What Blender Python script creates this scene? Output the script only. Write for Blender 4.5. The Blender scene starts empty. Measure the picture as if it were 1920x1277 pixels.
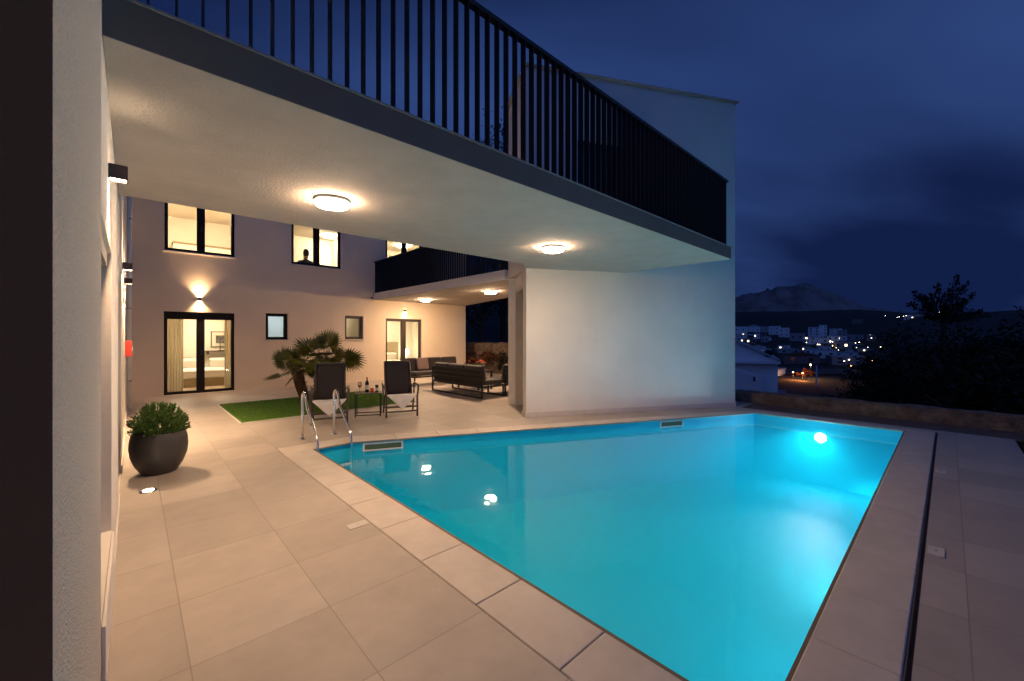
import bpy, bmesh, math, random
from mathutils import Vector, Matrix, noise
from mathutils.geometry import tessellate_polygon
S = bpy.context.scene
COL = S.collection
PI = math.pi
rnd = random.Random(7)

# ------------------------------------------------------------------ camera
H = 1.6
FWD = Vector((.682, .7313, 0)); RGT = Vector((.7313, -.682, 0))
cam = bpy.data.cameras.new('camera'); camo = bpy.data.objects.new('camera', cam); COL.objects.link(camo)
camo.location = (0, 0, H)
camo.rotation_euler = (PI/2, 0, math.atan2(-FWD.x, FWD.y))
cam.sensor_width = 36; cam.lens = 763/1920*36
cam.shift_y = -7.5/1920
cam.clip_start = .05; cam.clip_end = 20000
S.camera = camo
def ray(px, y=631):
    return FWD + RGT*((px-960)/763) + Vector((0, 0, (631-y)/763))
def on_ground(px, y, h=0):
    z = 763*(H-h)/(y-631)
    p = ray(px)*z
    return Vector((p.x, p.y, h))

# ------------------------------------------------------------------ world: dusk sky with cloud banks
W = bpy.data.worlds.new('World'); S.world = W; W.use_nodes = True
nt = W.node_tree; N = nt.nodes; L = nt.links; N.clear()
def nd(t, **k):
    n = N.new(t)
    for a, b in k.items(): setattr(n, a, b)
    return n
def mth(op, a, b=None, c=None):
    n = nd('ShaderNodeMath', operation=op)
    for i, v in enumerate((a, b, c)):
        if v is None: continue
        if isinstance(v, (int, float)): n.inputs[i].default_value = v
        else: L.new(v, n.inputs[i])
    return n.outputs[0]
sky = nd('ShaderNodeTexSky', sky_type='NISHITA', sun_disc=False)
sky.sun_elevation = math.radians(-3.5); sky.sun_rotation = math.radians(205); sky.ozone_density = 4.0
tc = nd('ShaderNodeTexCoord'); sep = nd('ShaderNodeSeparateXYZ'); rot = nd('ShaderNodeVectorRotate'); rot.rotation_type = 'Z_AXIS'; rot.inputs['Angle'].default_value = .4; L.new(tc.outputs['Generated'], rot.inputs['Vector']); L.new(rot.outputs[0], sep.inputs[0])
# project the sky direction on a cloud deck so that clouds flatten towards the horizon
zc = mth('ADD', mth('MAXIMUM', sep.outputs[2], 0.0), .16)
cx = mth('DIVIDE', sep.outputs[0], zc); cy = mth('DIVIDE', sep.outputs[1], zc)
cv = nd('ShaderNodeCombineXYZ'); L.new(cx, cv.inputs[0]); L.new(cy, cv.inputs[1]); cv.inputs[2].default_value = .35
mp = nd('ShaderNodeMapping'); L.new(cv.outputs[0], mp.inputs[0]); mp.inputs['Rotation'].default_value = (0, 0, .75); mp.inputs['Scale'].default_value = (.42, .95, 1)
mp.inputs['Location'].default_value = (6.3, 2.1, 0)
n1 = nd('ShaderNodeTexNoise'); L.new(mp.outputs[0], n1.inputs['Vector']); n1.inputs['Scale'].default_value = .85; n1.inputs['Detail'].default_value = 5; n1.inputs['Roughness'].default_value = .42; n1.inputs['Distortion'].default_value = .15
r1 = nd('ShaderNodeValToRGB'); L.new(n1.outputs['Fac'], r1.inputs[0])
r1.color_ramp.elements[0].position = .36; r1.color_ramp.elements[0].color = (.36, .33, .36, 1)
r1.color_ramp.elements[1].position = .66; r1.color_ramp.elements[1].color = (2.1, 1.85, 1.45, 1)
n2 = nd('ShaderNodeTexNoise'); L.new(mp.outputs[0], n2.inputs['Vector']); n2.inputs['Scale'].default_value = .45; n2.inputs['Detail'].default_value = 3
mul = nd('ShaderNodeMixRGB', blend_type='MULTIPLY'); mul.inputs[0].default_value = 1
L.new(r1.outputs[0], mul.inputs[2])
tint = nd('ShaderNodeMixRGB', blend_type='MIX'); tint.inputs[0].default_value = .72
L.new(sky.outputs[0], tint.inputs[1])
tint.inputs[2].default_value = (.15, .38, 1.6, 1)
L.new(tint.outputs[0], mul.inputs[1])
bg = nd('ShaderNodeBackground'); # after-sunset glow behind the photographer
dt = nd('ShaderNodeVectorMath', operation='DOT_PRODUCT'); L.new(tc.outputs['Generated'], dt.inputs[0]); dt.inputs[1].default_value = (-.60, -.78, .17)
gl = nd('ShaderNodeMapRange'); gl.inputs[1].default_value = .1; gl.inputs[2].default_value = 1; gl.inputs[3].default_value = 1; gl.inputs[4].default_value = 3.6; L.new(dt.outputs['Value'], gl.inputs[0])
gs = nd('ShaderNodeVectorMath', operation='SCALE'); L.new(mul.outputs[0], gs.inputs[0]); L.new(gl.outputs[0], gs.inputs['Scale'])
hz = nd('ShaderNodeMapRange'); hz.inputs[1].default_value = .62; hz.inputs[2].default_value = .85; hz.inputs[3].default_value = 1; hz.inputs[4].default_value = .3
s0 = nd('ShaderNodeSeparateXYZ'); L.new(tc.outputs['Generated'], s0.inputs[0]); L.new(s0.outputs[2], hz.inputs[0])   # unseen sky overhead dimmed to keep its blue off the deck
gz = nd('ShaderNodeVectorMath', operation='SCALE'); L.new(gs.outputs[0], gz.inputs[0]); L.new(hz.outputs[0], gz.inputs['Scale'])
L.new(gz.outputs[0], bg.inputs[0]); bg.inputs[1].default_value = .058
wo = nd('ShaderNodeOutputWorld'); L.new(bg.outputs[0], wo.inputs[0])
S.view_settings.view_transform = 'Standard'; S.view_settings.look = 'None'
S.view_settings.exposure = 1.3; S.view_settings.gamma = 1
S.render.engine = 'CYCLES'
cy_ = S.cycles
cy_.use_denoising = True
try: cy_.denoiser = 'OPENIMAGEDENOISE'
except Exception: pass
cy_.max_bounces = 8; cy_.diffuse_bounces = 4; cy_.glossy_bounces = 4; cy_.transparent_max_bounces = 12; cy_.volume_bounces = 2
cy_.sample_clamp_indirect = 6; cy_.caustics_reflective = False; cy_.caustics_refractive = False
cy_.use_light_tree = True

# ------------------------------------------------------------------ helpers
class MB:
    def __init__(s): s.v = []; s.f = []; s.mi = []; s.m = 0
    def add(s, vs, fs):
        b = len(s.v); s.v += [Vector(p) for p in vs]
        for f in fs: s.f.append([b+i for i in f]); s.mi.append(s.m)
        return s
    def box(s, x0, x1, y0, y1, z0, z1):
        return s.add([(x0,y0,z0),(x1,y0,z0),(x1,y1,z0),(x0,y1,z0),(x0,y0,z1),(x1,y0,z1),(x1,y1,z1),(x0,y1,z1)],
                     [(3,2,1,0),(4,5,6,7),(0,1,5,4),(1,2,6,5),(2,3,7,6),(3,0,4,7)])
    def obox(s, c, ax, ay, az):
        c, ax, ay, az = map(Vector, (c, ax, ay, az)); vs = []
        for k in (-1, 1):
            for (i, j) in ((-1,-1),(1,-1),(1,1),(-1,1)): vs.append(c+ax*i+ay*j+az*k)
        return s.add(vs, [(3,2,1,0),(4,5,6,7),(0,1,5,4),(1,2,6,5),(2,3,7,6),(3,0,4,7)])
    def bar(s, a, b, w, h, up=(0,0,1)):
        a, b = Vector(a), Vector(b); d = (b-a); l = d.length; d.normalize(); up = Vector(up)
        if abs(d.dot(up)) > .98: up = Vector((0,1,0))
        x = d.cross(up).normalized(); y = x.cross(d)
        return s.obox((a+b)/2, d*l/2, x*w/2, y*h/2)
    def tube(s, pts, r, n=8, cap=True, rr=None):
        pts = [Vector(p) for p in pts]; rings = []
        up = None
        for i, p in enumerate(pts):
            d = (pts[min(i+1, len(pts)-1)]-pts[max(i-1, 0)]).normalized()
            if up is None:
                up = Vector((0,0,1)) if abs(d.z) < .9 else Vector((1,0,0))
            x = d.cross(up).normalized(); y = x.cross(d).normalized(); up = y
            q = rr[i] if rr else r
            rings.append([p+x*math.cos(2*PI*k/n)*q+y*math.sin(2*PI*k/n)*q for k in range(n)])
        vs = [v for g in rings for v in g]; fs = []
        for i in range(len(pts)-1):
            for k in range(n):
                a = i*n+k; b = i*n+(k+1) % n
                fs.append((a, b, b+n, a+n))
        if cap:
            fs.append(tuple(reversed(range(n)))); fs.append(tuple(range((len(pts)-1)*n, len(pts)*n)))
        return s.add(vs, fs)
    def lathe(s, prof, c=(0,0,0), n=32, sx=1, sy=1):
        c = Vector(c); vs = []; fs = []
        for (r, z) in prof:
            for k in range(n):
                a = 2*PI*k/n; vs.append(c+Vector((r*math.cos(a)*sx, r*math.sin(a)*sy, z)))
        for i in range(len(prof)-1):
            for k in range(n):
                a = i*n+k; b = i*n+(k+1) % n
                fs.append((a, b, b+n, a+n))
        if prof[0][0] > 1e-4: fs.append(tuple(reversed(range(n))))
        if prof[-1][0] > 1e-4: fs.append(tuple(range((len(prof)-1)*n, len(prof)*n)))
        return s.add(vs, fs)
    def prism(s, poly, z0, z1, top=True, bot=True):
        n = len(poly); vs = [(p[0], p[1], z0) for p in poly]+[(p[0], p[1], z1) for p in poly]
        fs = [(i, (i+1) % n, n+(i+1) % n, n+i) for i in range(n)]
        if top: fs.append(tuple(range(n, 2*n)))
        if bot: fs.append(tuple(reversed(range(n))))
        return s.add(vs, fs)
    def poly_hole(s, outer, holes, z, down=False):
        loops = [[Vector((p[0], p[1], 0)) for p in outer]]+[[Vector((p[0], p[1], 0)) for p in h] for h in holes]
        tr = tessellate_polygon(loops); flat = [v for l in loops for v in l]
        vs = [(v.x, v.y, z) for v in flat]; fs = []
        for t in tr:
            a, b, c = (flat[i] for i in t)
            cr = (b.x-a.x)*(c.y-a.y)-(b.y-a.y)*(c.x-a.x)
            t = tuple(t) if cr > 0 else tuple(reversed(t))
            fs.append(tuple(reversed(t)) if down else t)
        return s.add(vs, fs)
    def build(s, name, mat, parent=None, off=(0,0,0), smooth=False, bevel=0, seg=2, weld=False, sub=0):
        me = bpy.data.meshes.new(name); off = Vector(off)
        me.from_pydata([v-off for v in s.v], [], s.f)
        mats = mat if isinstance(mat, (list, tuple)) else [mat]
        for m in mats: me.materials.append(m)
        if len(mats) > 1:
            for p, i in zip(me.polygons, s.mi): p.material_index = i
        if weld:
            bm = bmesh.new(); bm.from_mesh(me); bmesh.ops.remove_doubles(bm, verts=bm.verts, dist=1e-4)
            bmesh.ops.recalc_face_normals(bm, faces=bm.faces); bm.to_mesh(me); bm.free()
        o = bpy.data.objects.new(name, me); COL.objects.link(o)
        if parent: o.parent = parent
        if smooth:
            for p in me.polygons: p.use_smooth = True
        if bevel:
            b = o.modifiers.new('bevel', 'BEVEL'); b.width = bevel; b.segments = seg; b.limit_method = 'ANGLE'; b.angle_limit = .6
            if not smooth:
                for p in me.polygons: p.use_smooth = True
                w = o.modifiers.new('wn', 'WEIGHTED_NORMAL')
        if sub:
            q = o.modifiers.new('sub', 'SUBSURF'); q.levels = sub; q.render_levels = sub
        return o
def thing(name, label, cat, loc=(0,0,0), rz=0, group=None):
    o = bpy.data.objects.new(name, None); COL.objects.link(o); o.location = loc; o.rotation_euler = (0, 0, rz)
    o.empty_display_size = .1
    o['label'] = label; o['category'] = cat
    if group: o['group'] = group
    return o
def tag(o, label, cat, group=None):
    o['label'] = label; o['category'] = cat
    if group: o['group'] = group
    return o
def struct(o, kind='structure'): o['kind'] = kind; return o
def kids(o): return [c for c in bpy.data.objects if c.parent == o]
def dup(o, loc=None, rz=None, label=None, parent=None, _map=None):
    c = o.copy(); COL.objects.link(c)
    if parent: c.parent = parent
    if loc is not None: c.location = loc
    if rz is not None: c.rotation_euler = (0, 0, rz)
    if label: c['label'] = label
    for k in kids(o): dup(k, parent=c)
    return c

def mat(name, col, rough=.6, metal=0, spec=.5, bump=None, var=None, emit=None, trans=0, sheen=0):
    """bump=(scale, strength, distance[, detail]); var=(scale, amount)"""
    m = bpy.data.materials.new(name); m.use_nodes = True; t = m.node_tree; b = t.nodes['Principled BSDF']
    b.inputs['Base Color'].default_value = (*col, 1); b.inputs['Roughness'].default_value = rough; b.inputs['Metallic'].default_value = metal
    b.inputs['Specular IOR Level'].default_value = spec
    if trans: b.inputs['Transmission Weight'].default_value = trans
    if sheen: b.inputs['Sheen Weight'].default_value = sheen
    tcn = t.nodes.new('ShaderNodeTexCoord')
    if var:
        n = t.nodes.new('ShaderNodeTexNoise'); n.inputs['Scale'].default_value = var[0]; n.inputs['Detail'].default_value = 6; n.inputs['Roughness'].default_value = .6
        t.links.new(tcn.outputs['Object'], n.inputs['Vector'])
        r = t.nodes.new('ShaderNodeMapRange'); r.inputs['From Min'].default_value = .3; r.inputs['From Max'].default_value = .7
        r.inputs['To Min'].default_value = 1-var[1]; r.inputs['To Max'].default_value = 1+var[1]; t.links.new(n.outputs['Fac'], r.inputs[0])
        mx = t.nodes.new('ShaderNodeVectorMath'); mx.operation = 'SCALE'; mx.inputs[0].default_value = col
        t.links.new(r.outputs[0], mx.inputs['Scale']); t.links.new(mx.outputs[0], b.inputs['Base Color'])
    if bump:
        n = t.nodes.new('ShaderNodeTexNoise'); n.inputs['Scale'].default_value = bump[0]; n.inputs['Detail'].default_value = bump[3] if len(bump) > 3 else 3
        t.links.new(tcn.outputs['Object'], n.inputs['Vector'])
        bp = t.nodes.new('ShaderNodeBump'); bp.inputs['Strength'].default_value = bump[1]; bp.inputs['Distance'].default_value = bump[2]
        t.links.new(n.outputs['Fac'], bp.inputs['Height']); t.links.new(bp.outputs[0], b.inputs['Normal'])
    if emit:
        b.inputs['Emission Color'].default_value = (*emit[0], 1); b.inputs['Emission Strength'].default_value = emit[1]
    return m
WARM = (1, .62, .34)
M = {}
M['plaster'] = mat('white_plaster', (.74, .705, .655), .9, spec=.2, bump=(22, .45, .006, 9), var=(1.1, .06))
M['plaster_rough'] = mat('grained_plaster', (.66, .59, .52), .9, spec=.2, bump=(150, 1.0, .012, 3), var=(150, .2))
M['end_shade'] = mat('end_face_painted_shade', (.55, .22, .07), .95, spec=.2, bump=(330, .8, .0035, 3), var=(2.0, .05))  # end face turned from the lamps: its shade and warm cast put into the colour
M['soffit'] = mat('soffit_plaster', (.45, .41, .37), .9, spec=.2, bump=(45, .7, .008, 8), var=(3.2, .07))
M['facade'] = mat('warm_facade_plaster', (.78, .655, .50), .9, spec=.2, bump=(140, .35, .004, 4), var=(1.3, .035))
M['fascia'] = mat('fascia_plaster', (.17, .15, .14), .9, spec=.2, bump=(90, .5, .005, 5), var=(3, .06))
M['black'] = mat('black_metal', (.012, .012, .014), .45, spec=.4)
M['frame'] = mat('dark_window_frame', (.014, .011, .010), .65, spec=.2)
M['bframe'] = mat('brown_window_frame', (.05, .035, .028), .4)
M['sill'] = mat('stone_sill', (.62, .58, .54), .6, var=(8, .05))
M['steel'] = mat('stainless_steel', (.75, .75, .77), .13, metal=1)
M['coping'] = mat('coping_stone', (.56, .50, .44), .55, bump=(90, .2, .002), var=(4.5, .09))
M['grout'] = mat('grout', (.17, .13, .095), .9)
M['shell'] = mat('pool_lining', (.008, .58, .76), .6, var=(1.2, .05))
M['white_plastic'] = mat('white_plastic', (.75, .76, .74), .35)
M['lawn'] = mat('artificial_turf', (.085, .18, .03), .9, var=(60, .35), spec=.1)
M['pot'] = mat('charcoal_pot', (.045, .040, .038), .48, bump=(40, .15, .003), var=(5, .15))
M['soil'] = mat('soil', (.04, .028, .02), .95)
M['box_leaf'] = mat('box_leaf', (.10, .19, .035), .45, var=(30, .35))
M['palm_leaf'] = mat('palm_leaf', (.14, .145, .025), .45, var=(6, .3))
M['petiole'] = mat('palm_petiole', (.16, .12, .045), .5)
M['palm_trunk'] = mat('palm_trunk_fibre', (.09, .045, .022), .95, bump=(40, 1, .02), var=(20, .4))
M['sling'] = mat('charcoal_sling', (.019, .013, .014), .75, bump=(600, .3, .001))
M['chair_frame'] = mat('bronze_chair_frame', (.075, .058, .05), .4, metal=.3)
M['towel'] = mat('white_towel', (.72, .69, .66), .95, bump=(250, .5, .003), sheen=.3)
M['cushion'] = mat('grey_cushion', (.038, .030, .027), .9, bump=(300, .3, .002), sheen=.3)
M['cushion2'] = mat('pale_cushion', (.28, .19, .16), .9, bump=(300, .3, .002))
M['bottle'] = mat('dark_bottle_glass', (.01, .012, .006), .06)
M['label'] = mat('paper_label', (.6, .57, .5), .7)
M['redglass'] = mat('red_candle', (.55, .05, .03), .2)
M['flower'] = mat('red_petals', (.62, .07, .04), .6, var=(20, .4))
M['flower2'] = mat('pink_petals', (.75, .28, .20), .6)
M['curtain'] = mat('sheer_curtain', (.80, .70, .54), .9)
def _tl():
    t = M['curtain'].node_tree; o = [n for n in t.nodes if n.type == 'OUTPUT_MATERIAL'][0]; tl = t.nodes.new('ShaderNodeBsdfTranslucent'); tl.inputs[0].default_value = (.82, .72, .55, 1)
    tr = t.nodes.new('ShaderNodeBsdfTransparent'); a = t.nodes.new('ShaderNodeMixShader'); b = t.nodes.new('ShaderNodeMixShader'); a.inputs[0].default_value = .5; b.inputs[0].default_value = .25
    t.links.new(t.nodes['Principled BSDF'].outputs[0], a.inputs[1]); t.links.new(tl.outputs[0], a.inputs[2]); t.links.new(a.outputs[0], b.inputs[1]); t.links.new(tr.outputs[0], b.inputs[2]); t.links.new(b.outputs[0], o.inputs['Surface'])
_tl()
M['room'] = mat('cream_room_paint', (.72, .67, .57), .85)
M['room_cool'] = mat('white_bathroom_tile', (.75, .78, .78), .5)
M['room_floor'] = mat('room_floor', (.35, .24, .15), .5, var=(3, .1))
M['bedding'] = mat('white_bedding', (.75, .70, .62), .9, bump=(8, .5, .03))
M['headboard'] = mat('olive_headboard', (.30, .23, .13), .8)
M['wood'] = mat('dark_wood', (.10, .06, .035), .5)
M['art'] = mat('dark_print', (.10, .085, .07), .6, var=(5, .8))
M['paper'] = mat('mount_board', (.62, .56, .46), .8)
M['red'] = mat('red_sign', (.33, .03, .022), .4)
M['cloth'] = mat('dark_shirt', (.055, .05, .055), .9)
def _cl():
    m = mat('clothed_body', (.10, .085, .09), .9); t = m.node_tree; b = t.nodes['Principled BSDF']; tcn = t.nodes.new('ShaderNodeTexCoord'); sp = t.nodes.new('ShaderNodeSeparateXYZ'); t.links.new(tcn.outputs['Object'], sp.inputs[0])
    g1 = t.nodes.new('ShaderNodeMath'); g1.operation = 'GREATER_THAN'; g1.inputs[1].default_value = 1.06; t.links.new(sp.outputs[2], g1.inputs[0])
    mx = t.nodes.new('ShaderNodeMixRGB'); t.links.new(g1.outputs[0], mx.inputs[0]); mx.inputs[1].default_value = (.10, .085, .09, 1); mx.inputs[2].default_value = (.42, .24, .16, 1); t.links.new(mx.outputs[0], b.inputs['Base Color']); return m
M['cloth'] = _cl()
M['skin'] = mat('skin', (.42, .24, .16), .55)
M['hair'] = mat('dark_hair', (.02, .014, .01), .6)
def leafmat(name, col, v=.35): return mat(name, col, .6, var=(3, v), spec=.25)
M['tree_leaf'] = leafmat('dark_tree_leaf', (.012, .017, .008))
M['tree_leaf2'] = leafmat('olive_tree_leaf', (.02, .024, .012))
M['redleaf'] = leafmat('rust_leaf', (.11, .04, .02))
M['bark'] = mat('bark', (.06, .045, .03), .95, bump=(20, 1, .03))
def emis(name, col, s):
    m = bpy.data.materials.new(name); m.use_nodes = True; t = m.node_tree; t.nodes.clear()
    e = t.nodes.new('ShaderNodeEmission'); o = t.nodes.new('ShaderNodeOutputMaterial'); e.inputs[0].default_value = (*col, 1); e.inputs[1].default_value = s
    t.links.new(e.outputs[0], o.inputs[0]); return m
M['lamp'] = emis('lit_opal_diffuser', (1, .65, .39), 105)
M['lampf'] = emis('lit_opal_diffuser_far', (1, .65, .39), 175)
M['lens'] = emis('lit_lamp_lens', (1, .72, .45), 40)
M['glens'] = emis('lit_ground_lens', (1, .85, .65), 12)
M['roomlamp'] = emis('lit_room_lamp', (1, .79, .54), 78)
M['bathlamp'] = emis('lit_bath_lamp', (.85, .95, 1), 17)
M['bedlamp'] = emis('lit_bedside_shade', (1, .82, .55), 7)
M['poollens'] = emis('lit_pool_lens', (.76, .93, 1), 340)
M['poollens2'] = emis('lit_pool_lens_side', (.76, .93, 1), 125)
M['town_w'] = emis('white_town_lamp', (1, .92, .75), 5.5)
M['town_y'] = emis('amber_town_lamp', (1, .75, .35), 6)
M['town_o'] = emis('orange_town_lamp', (1, .38, .10), 9)
M['winlit'] = emis('lit_far_window', (1, .8, .5), 1.6)
# glass: clear pane with a fresnel reflection
def glassmat(name, tint=(1,1,1), ior=1.45):
    m = bpy.data.materials.new(name); m.use_nodes = True; t = m.node_tree; t.nodes.clear()
    o = t.nodes.new('ShaderNodeOutputMaterial'); mx = t.nodes.new('ShaderNodeMixShader'); f = t.nodes.new('ShaderNodeFresnel'); f.inputs[0].default_value = ior
    a = t.nodes.new('ShaderNodeBsdfTransparent'); a.inputs[0].default_value = (*tint, 1); g = t.nodes.new('ShaderNodeBsdfGlossy'); g.inputs['Roughness'].default_value = .01
    t.links.new(f.outputs[0], mx.inputs[0]); t.links.new(a.outputs[0], mx.inputs[1]); t.links.new(g.outputs[0], mx.inputs[2]); t.links.new(mx.outputs[0], o.inputs[0])
    return m
M['glass'] = glassmat('window_glass', (.93, .95, .94))
M['drink'] = glassmat('wine_glass', (.9, .88, .85))
# tiled deck
def tilemat():
    m = bpy.data.materials.new('porcelain_tiles'); m.use_nodes = True; t = m.node_tree; b = t.nodes['Principled BSDF']; l = t.links
    tcn = t.nodes.new('ShaderNodeTexCoord'); mpn = t.nodes.new('ShaderNodeMapping'); l.new(tcn.outputs['Object'], mpn.inputs[0])
    mpn.inputs['Location'].default_value = (-.205+6.5, -1.855+6.45, 0)
    br = t.nodes.new('ShaderNodeTexBrick'); l.new(mpn.outputs[0], br.inputs['Vector'])
    br.offset = 0; br.squash = 1; br.inputs['Scale'].default_value = 1; br.inputs['Brick Width'].default_value = .65; br.inputs['Row Height'].default_value = .645
    br.inputs['Mortar Size'].default_value = .0035; br.inputs['Mortar Smooth'].default_value = .3
    br.inputs['Color1'].default_value = (.39, .342, .295, 1); br.inputs['Color2'].default_value = (.475, .42, .365, 1); br.inputs['Mortar'].default_value = (.31, .26, .215, 1)
    n = t.nodes.new('ShaderNodeTexNoise'); l.new(tcn.outputs['Object'], n.inputs['Vector']); n.inputs['Scale'].default_value = 3.5; n.inputs['Detail'].default_value = 8; n.inputs['Roughness'].default_value = .65
    r = t.nodes.new('ShaderNodeMapRange'); r.inputs[1].default_value = .3; r.inputs[2].default_value = .7; r.inputs[3].default_value = .88; r.inputs[4].default_value = 1.08; l.new(n.outputs['Fac'], r.inputs[0])
    v = t.nodes.new('ShaderNodeVectorMath'); v.operation = 'SCALE'; l.new(br.outputs['Color'], v.inputs[0]); l.new(r.outputs[0], v.inputs['Scale']); l.new(v.outputs[0], b.inputs['Base Color'])
    r2 = t.nodes.new('ShaderNodeMapRange'); r2.inputs[3].default_value = .42; r2.inputs[4].default_value = .62; l.new(n.outputs['Fac'], r2.inputs[0]); l.new(r2.outputs[0], b.inputs['Roughness'])
    bp = t.nodes.new('ShaderNodeBump'); bp.inputs['Strength'].default_value = .35; bp.inputs['Distance'].default_value = .003
    iv = t.nodes.new('ShaderNodeMath'); iv.operation = 'SUBTRACT'; iv.inputs[0].default_value = 1; l.new(br.outputs['Fac'], iv.inputs[1])
    n3 = t.nodes.new('ShaderNodeTexNoise'); n3.inputs['Scale'].default_value = 160; l.new(tcn.outputs['Object'], n3.inputs['Vector'])
    ad = t.nodes.new('ShaderNodeMath'); ad.operation = 'MULTIPLY_ADD'; ad.inputs[1].default_value = .12; l.new(n3.outputs['Fac'], ad.inputs[0]); l.new(iv.outputs[0], ad.inputs[2])
    l.new(ad.outputs[0], bp.inputs['Height']); l.new(bp.outputs[0], b.inputs['Normal'])
    return m
M['tile'] = tilemat()
def watermat():
    m = bpy.data.materials.new('pool_water'); m.use_nodes = True; t = m.node_tree; t.nodes.clear(); l = t.links; n = t.nodes.new
    o = n('ShaderNodeOutputMaterial'); mx = n('ShaderNodeMixShader'); f = n('ShaderNodeFresnel'); f.inputs[0].default_value = 1.33
    a = n('ShaderNodeBsdfTransparent'); g = n('ShaderNodeBsdfGlossy'); g.inputs['Roughness'].default_value = .03
    a.inputs[0].default_value = (1, 1, 1, 1)
    ge = n('ShaderNodeNewGeometry'); sp = n('ShaderNodeSeparateXYZ'); l.new(ge.outputs['True Normal'], sp.inputs[0])
    ab = n('ShaderNodeMath'); ab.operation = 'ABSOLUTE'; l.new(sp.outputs[2], ab.inputs[0])
    gt = n('ShaderNodeMath'); gt.operation = 'GREATER_THAN'; gt.inputs[1].default_value = .5; l.new(ab.outputs[0], gt.inputs[0])
    po = n('ShaderNodeSeparateXYZ'); l.new(ge.outputs['Position'], po.inputs[0]); g2 = n('ShaderNodeMath'); g2.operation = 'GREATER_THAN'; g2.inputs[1].default_value = -.5; l.new(po.outputs[2], g2.inputs[0])
    bf = n('ShaderNodeMath'); bf.operation = 'SUBTRACT'; bf.inputs[0].default_value = 1; l.new(ge.outputs['Backfacing'], bf.inputs[1])
    m1 = n('ShaderNodeMath'); m1.operation = 'MULTIPLY'; l.new(f.outputs[0], m1.inputs[0]); l.new(gt.outputs[0], m1.inputs[1])
    m2 = n('ShaderNodeMath'); m2.operation = 'MULTIPLY'; l.new(m1.outputs[0], m2.inputs[0]); l.new(g2.outputs[0], m2.inputs[1])
    m3 = n('ShaderNodeMath'); m3.operation = 'MULTIPLY'; l.new(m2.outputs[0], m3.inputs[0]); l.new(bf.outputs[0], m3.inputs[1])
    l.new(m3.outputs[0], mx.inputs[0]); l.new(a.outputs[0], mx.inputs[1]); l.new(g.outputs[0], mx.inputs[2]); l.new(mx.outputs[0], o.inputs[0])
    tcn = n('ShaderNodeTexCoord'); no = n('ShaderNodeTexNoise'); no.inputs['Scale'].default_value = 3.2; no.inputs['Detail'].default_value = 2; l.new(tcn.outputs['Object'], no.inputs['Vector'])
    bp = n('ShaderNodeBump'); bp.inputs['Strength'].default_value = .14; bp.inputs['Distance'].default_value = .02; l.new(no.outputs['Fac'], bp.inputs['Height']); l.new(bp.outputs[0], g.inputs['Normal'])
    v = n('ShaderNodeVolumePrincipled'); v.inputs['Color'].default_value = (.008, .78, .94, 1); v.inputs['Density'].default_value = .23; v.inputs['Anisotropy'].default_value = 0
    l.new(v.outputs[0], o.inputs['Volume'])
    return m
M['water'] = watermat()

# ------------------------------------------------------------------ terrain, mountain
def lerp_t(tb, x):
    if x <= tb[0][0]: return tb[0][1]
    for (a, b), (c, d) in zip(tb, tb[1:]):
        if x <= c:
            k = (x-a)/(c-a); return b+(d-b)*k
    return tb[-1][1]
VAL = [(0,-4),(15,-6),(40,-7.5),(95,-7.6),(130,-7.3),(180,-6.4),(300,-2.7),(400,1),(500,6),(700,28),(1000,66),(1400,66),(2500,10),(16000,0)]
RHL = [(0,-4),(15,-5),(60,-5.5),(150,1),(300,11),(500,24),(900,44),(1400,44),(2500,10),(16000,0)]
BCK = [(0,-3),(22,-2.5),(40,3),(90,12),(300,20),(1000,20),(16000,0)]
def elev(x, y):
    q = x*FWD.x+y*FWD.y; lt = x*RGT.x+y*RGT.y; r = math.hypot(x, y)
    az = math.atan2(lt, q)
    def ss(a, b, v): v = max(0, min(1, (v-a)/(b-a))); return v*v*(3-2*v)
    k = ss(.70, .80, az)*(1-ss(2.4, 2.9, az)) if az > 0 else 0
    kb = 1-ss(.12, .42, az) if az > -2 else 1
    rr = r*.80
    v = lerp_t(VAL, rr)*(1-k)+lerp_t(RHL, rr)*k
    v = v*(1-kb)+lerp_t(BCK, rr)*kb
    amp = min(r*.012, 6)
    v += amp*noise.noise(Vector((x, y, 0))*.006)+amp*.3*noise.noise(Vector((x, y, 4))*.03)
    return v
def ray_ground(px, y, t0=35):
    d = ray(px, y); t = t0
    while t < 3000:
        p = d*t
        if H+p.z <= elev(p.x, p.y): return Vector((p.x, p.y, elev(p.x, p.y)))
        t *= 1.01
    return None
mb = MB(); rs = [0, 8, 14, 20, 30, 42, 56, 75, 95, 120, 150, 185, 225, 270, 330, 400, 480, 570, 670, 780, 900, 1050, 1250, 1500, 1900, 2600, 4000, 8000, 16000]
na = 160
vs = []; fs = []
for r in rs:
    for k in range(na):
        a = 2*PI*k/na; x, y = r*math.cos(a), r*math.sin(a); vs.append((x, y, elev(x, y)))
for i in range(len(rs)-1):
    for k in range(na):
        a = i*na+k; b = i*na+(k+1) % na; fs.append((a, a+na, b+na, b) if i else (a, a+na, b+na))
mb.add(vs, fs)
M['terrain'] = mat('dark_scrub_ground', (.012, .012, .009), .95, var=(.02, .5))
struct(mb.build('ground', M['terrain'], smooth=True))
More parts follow.
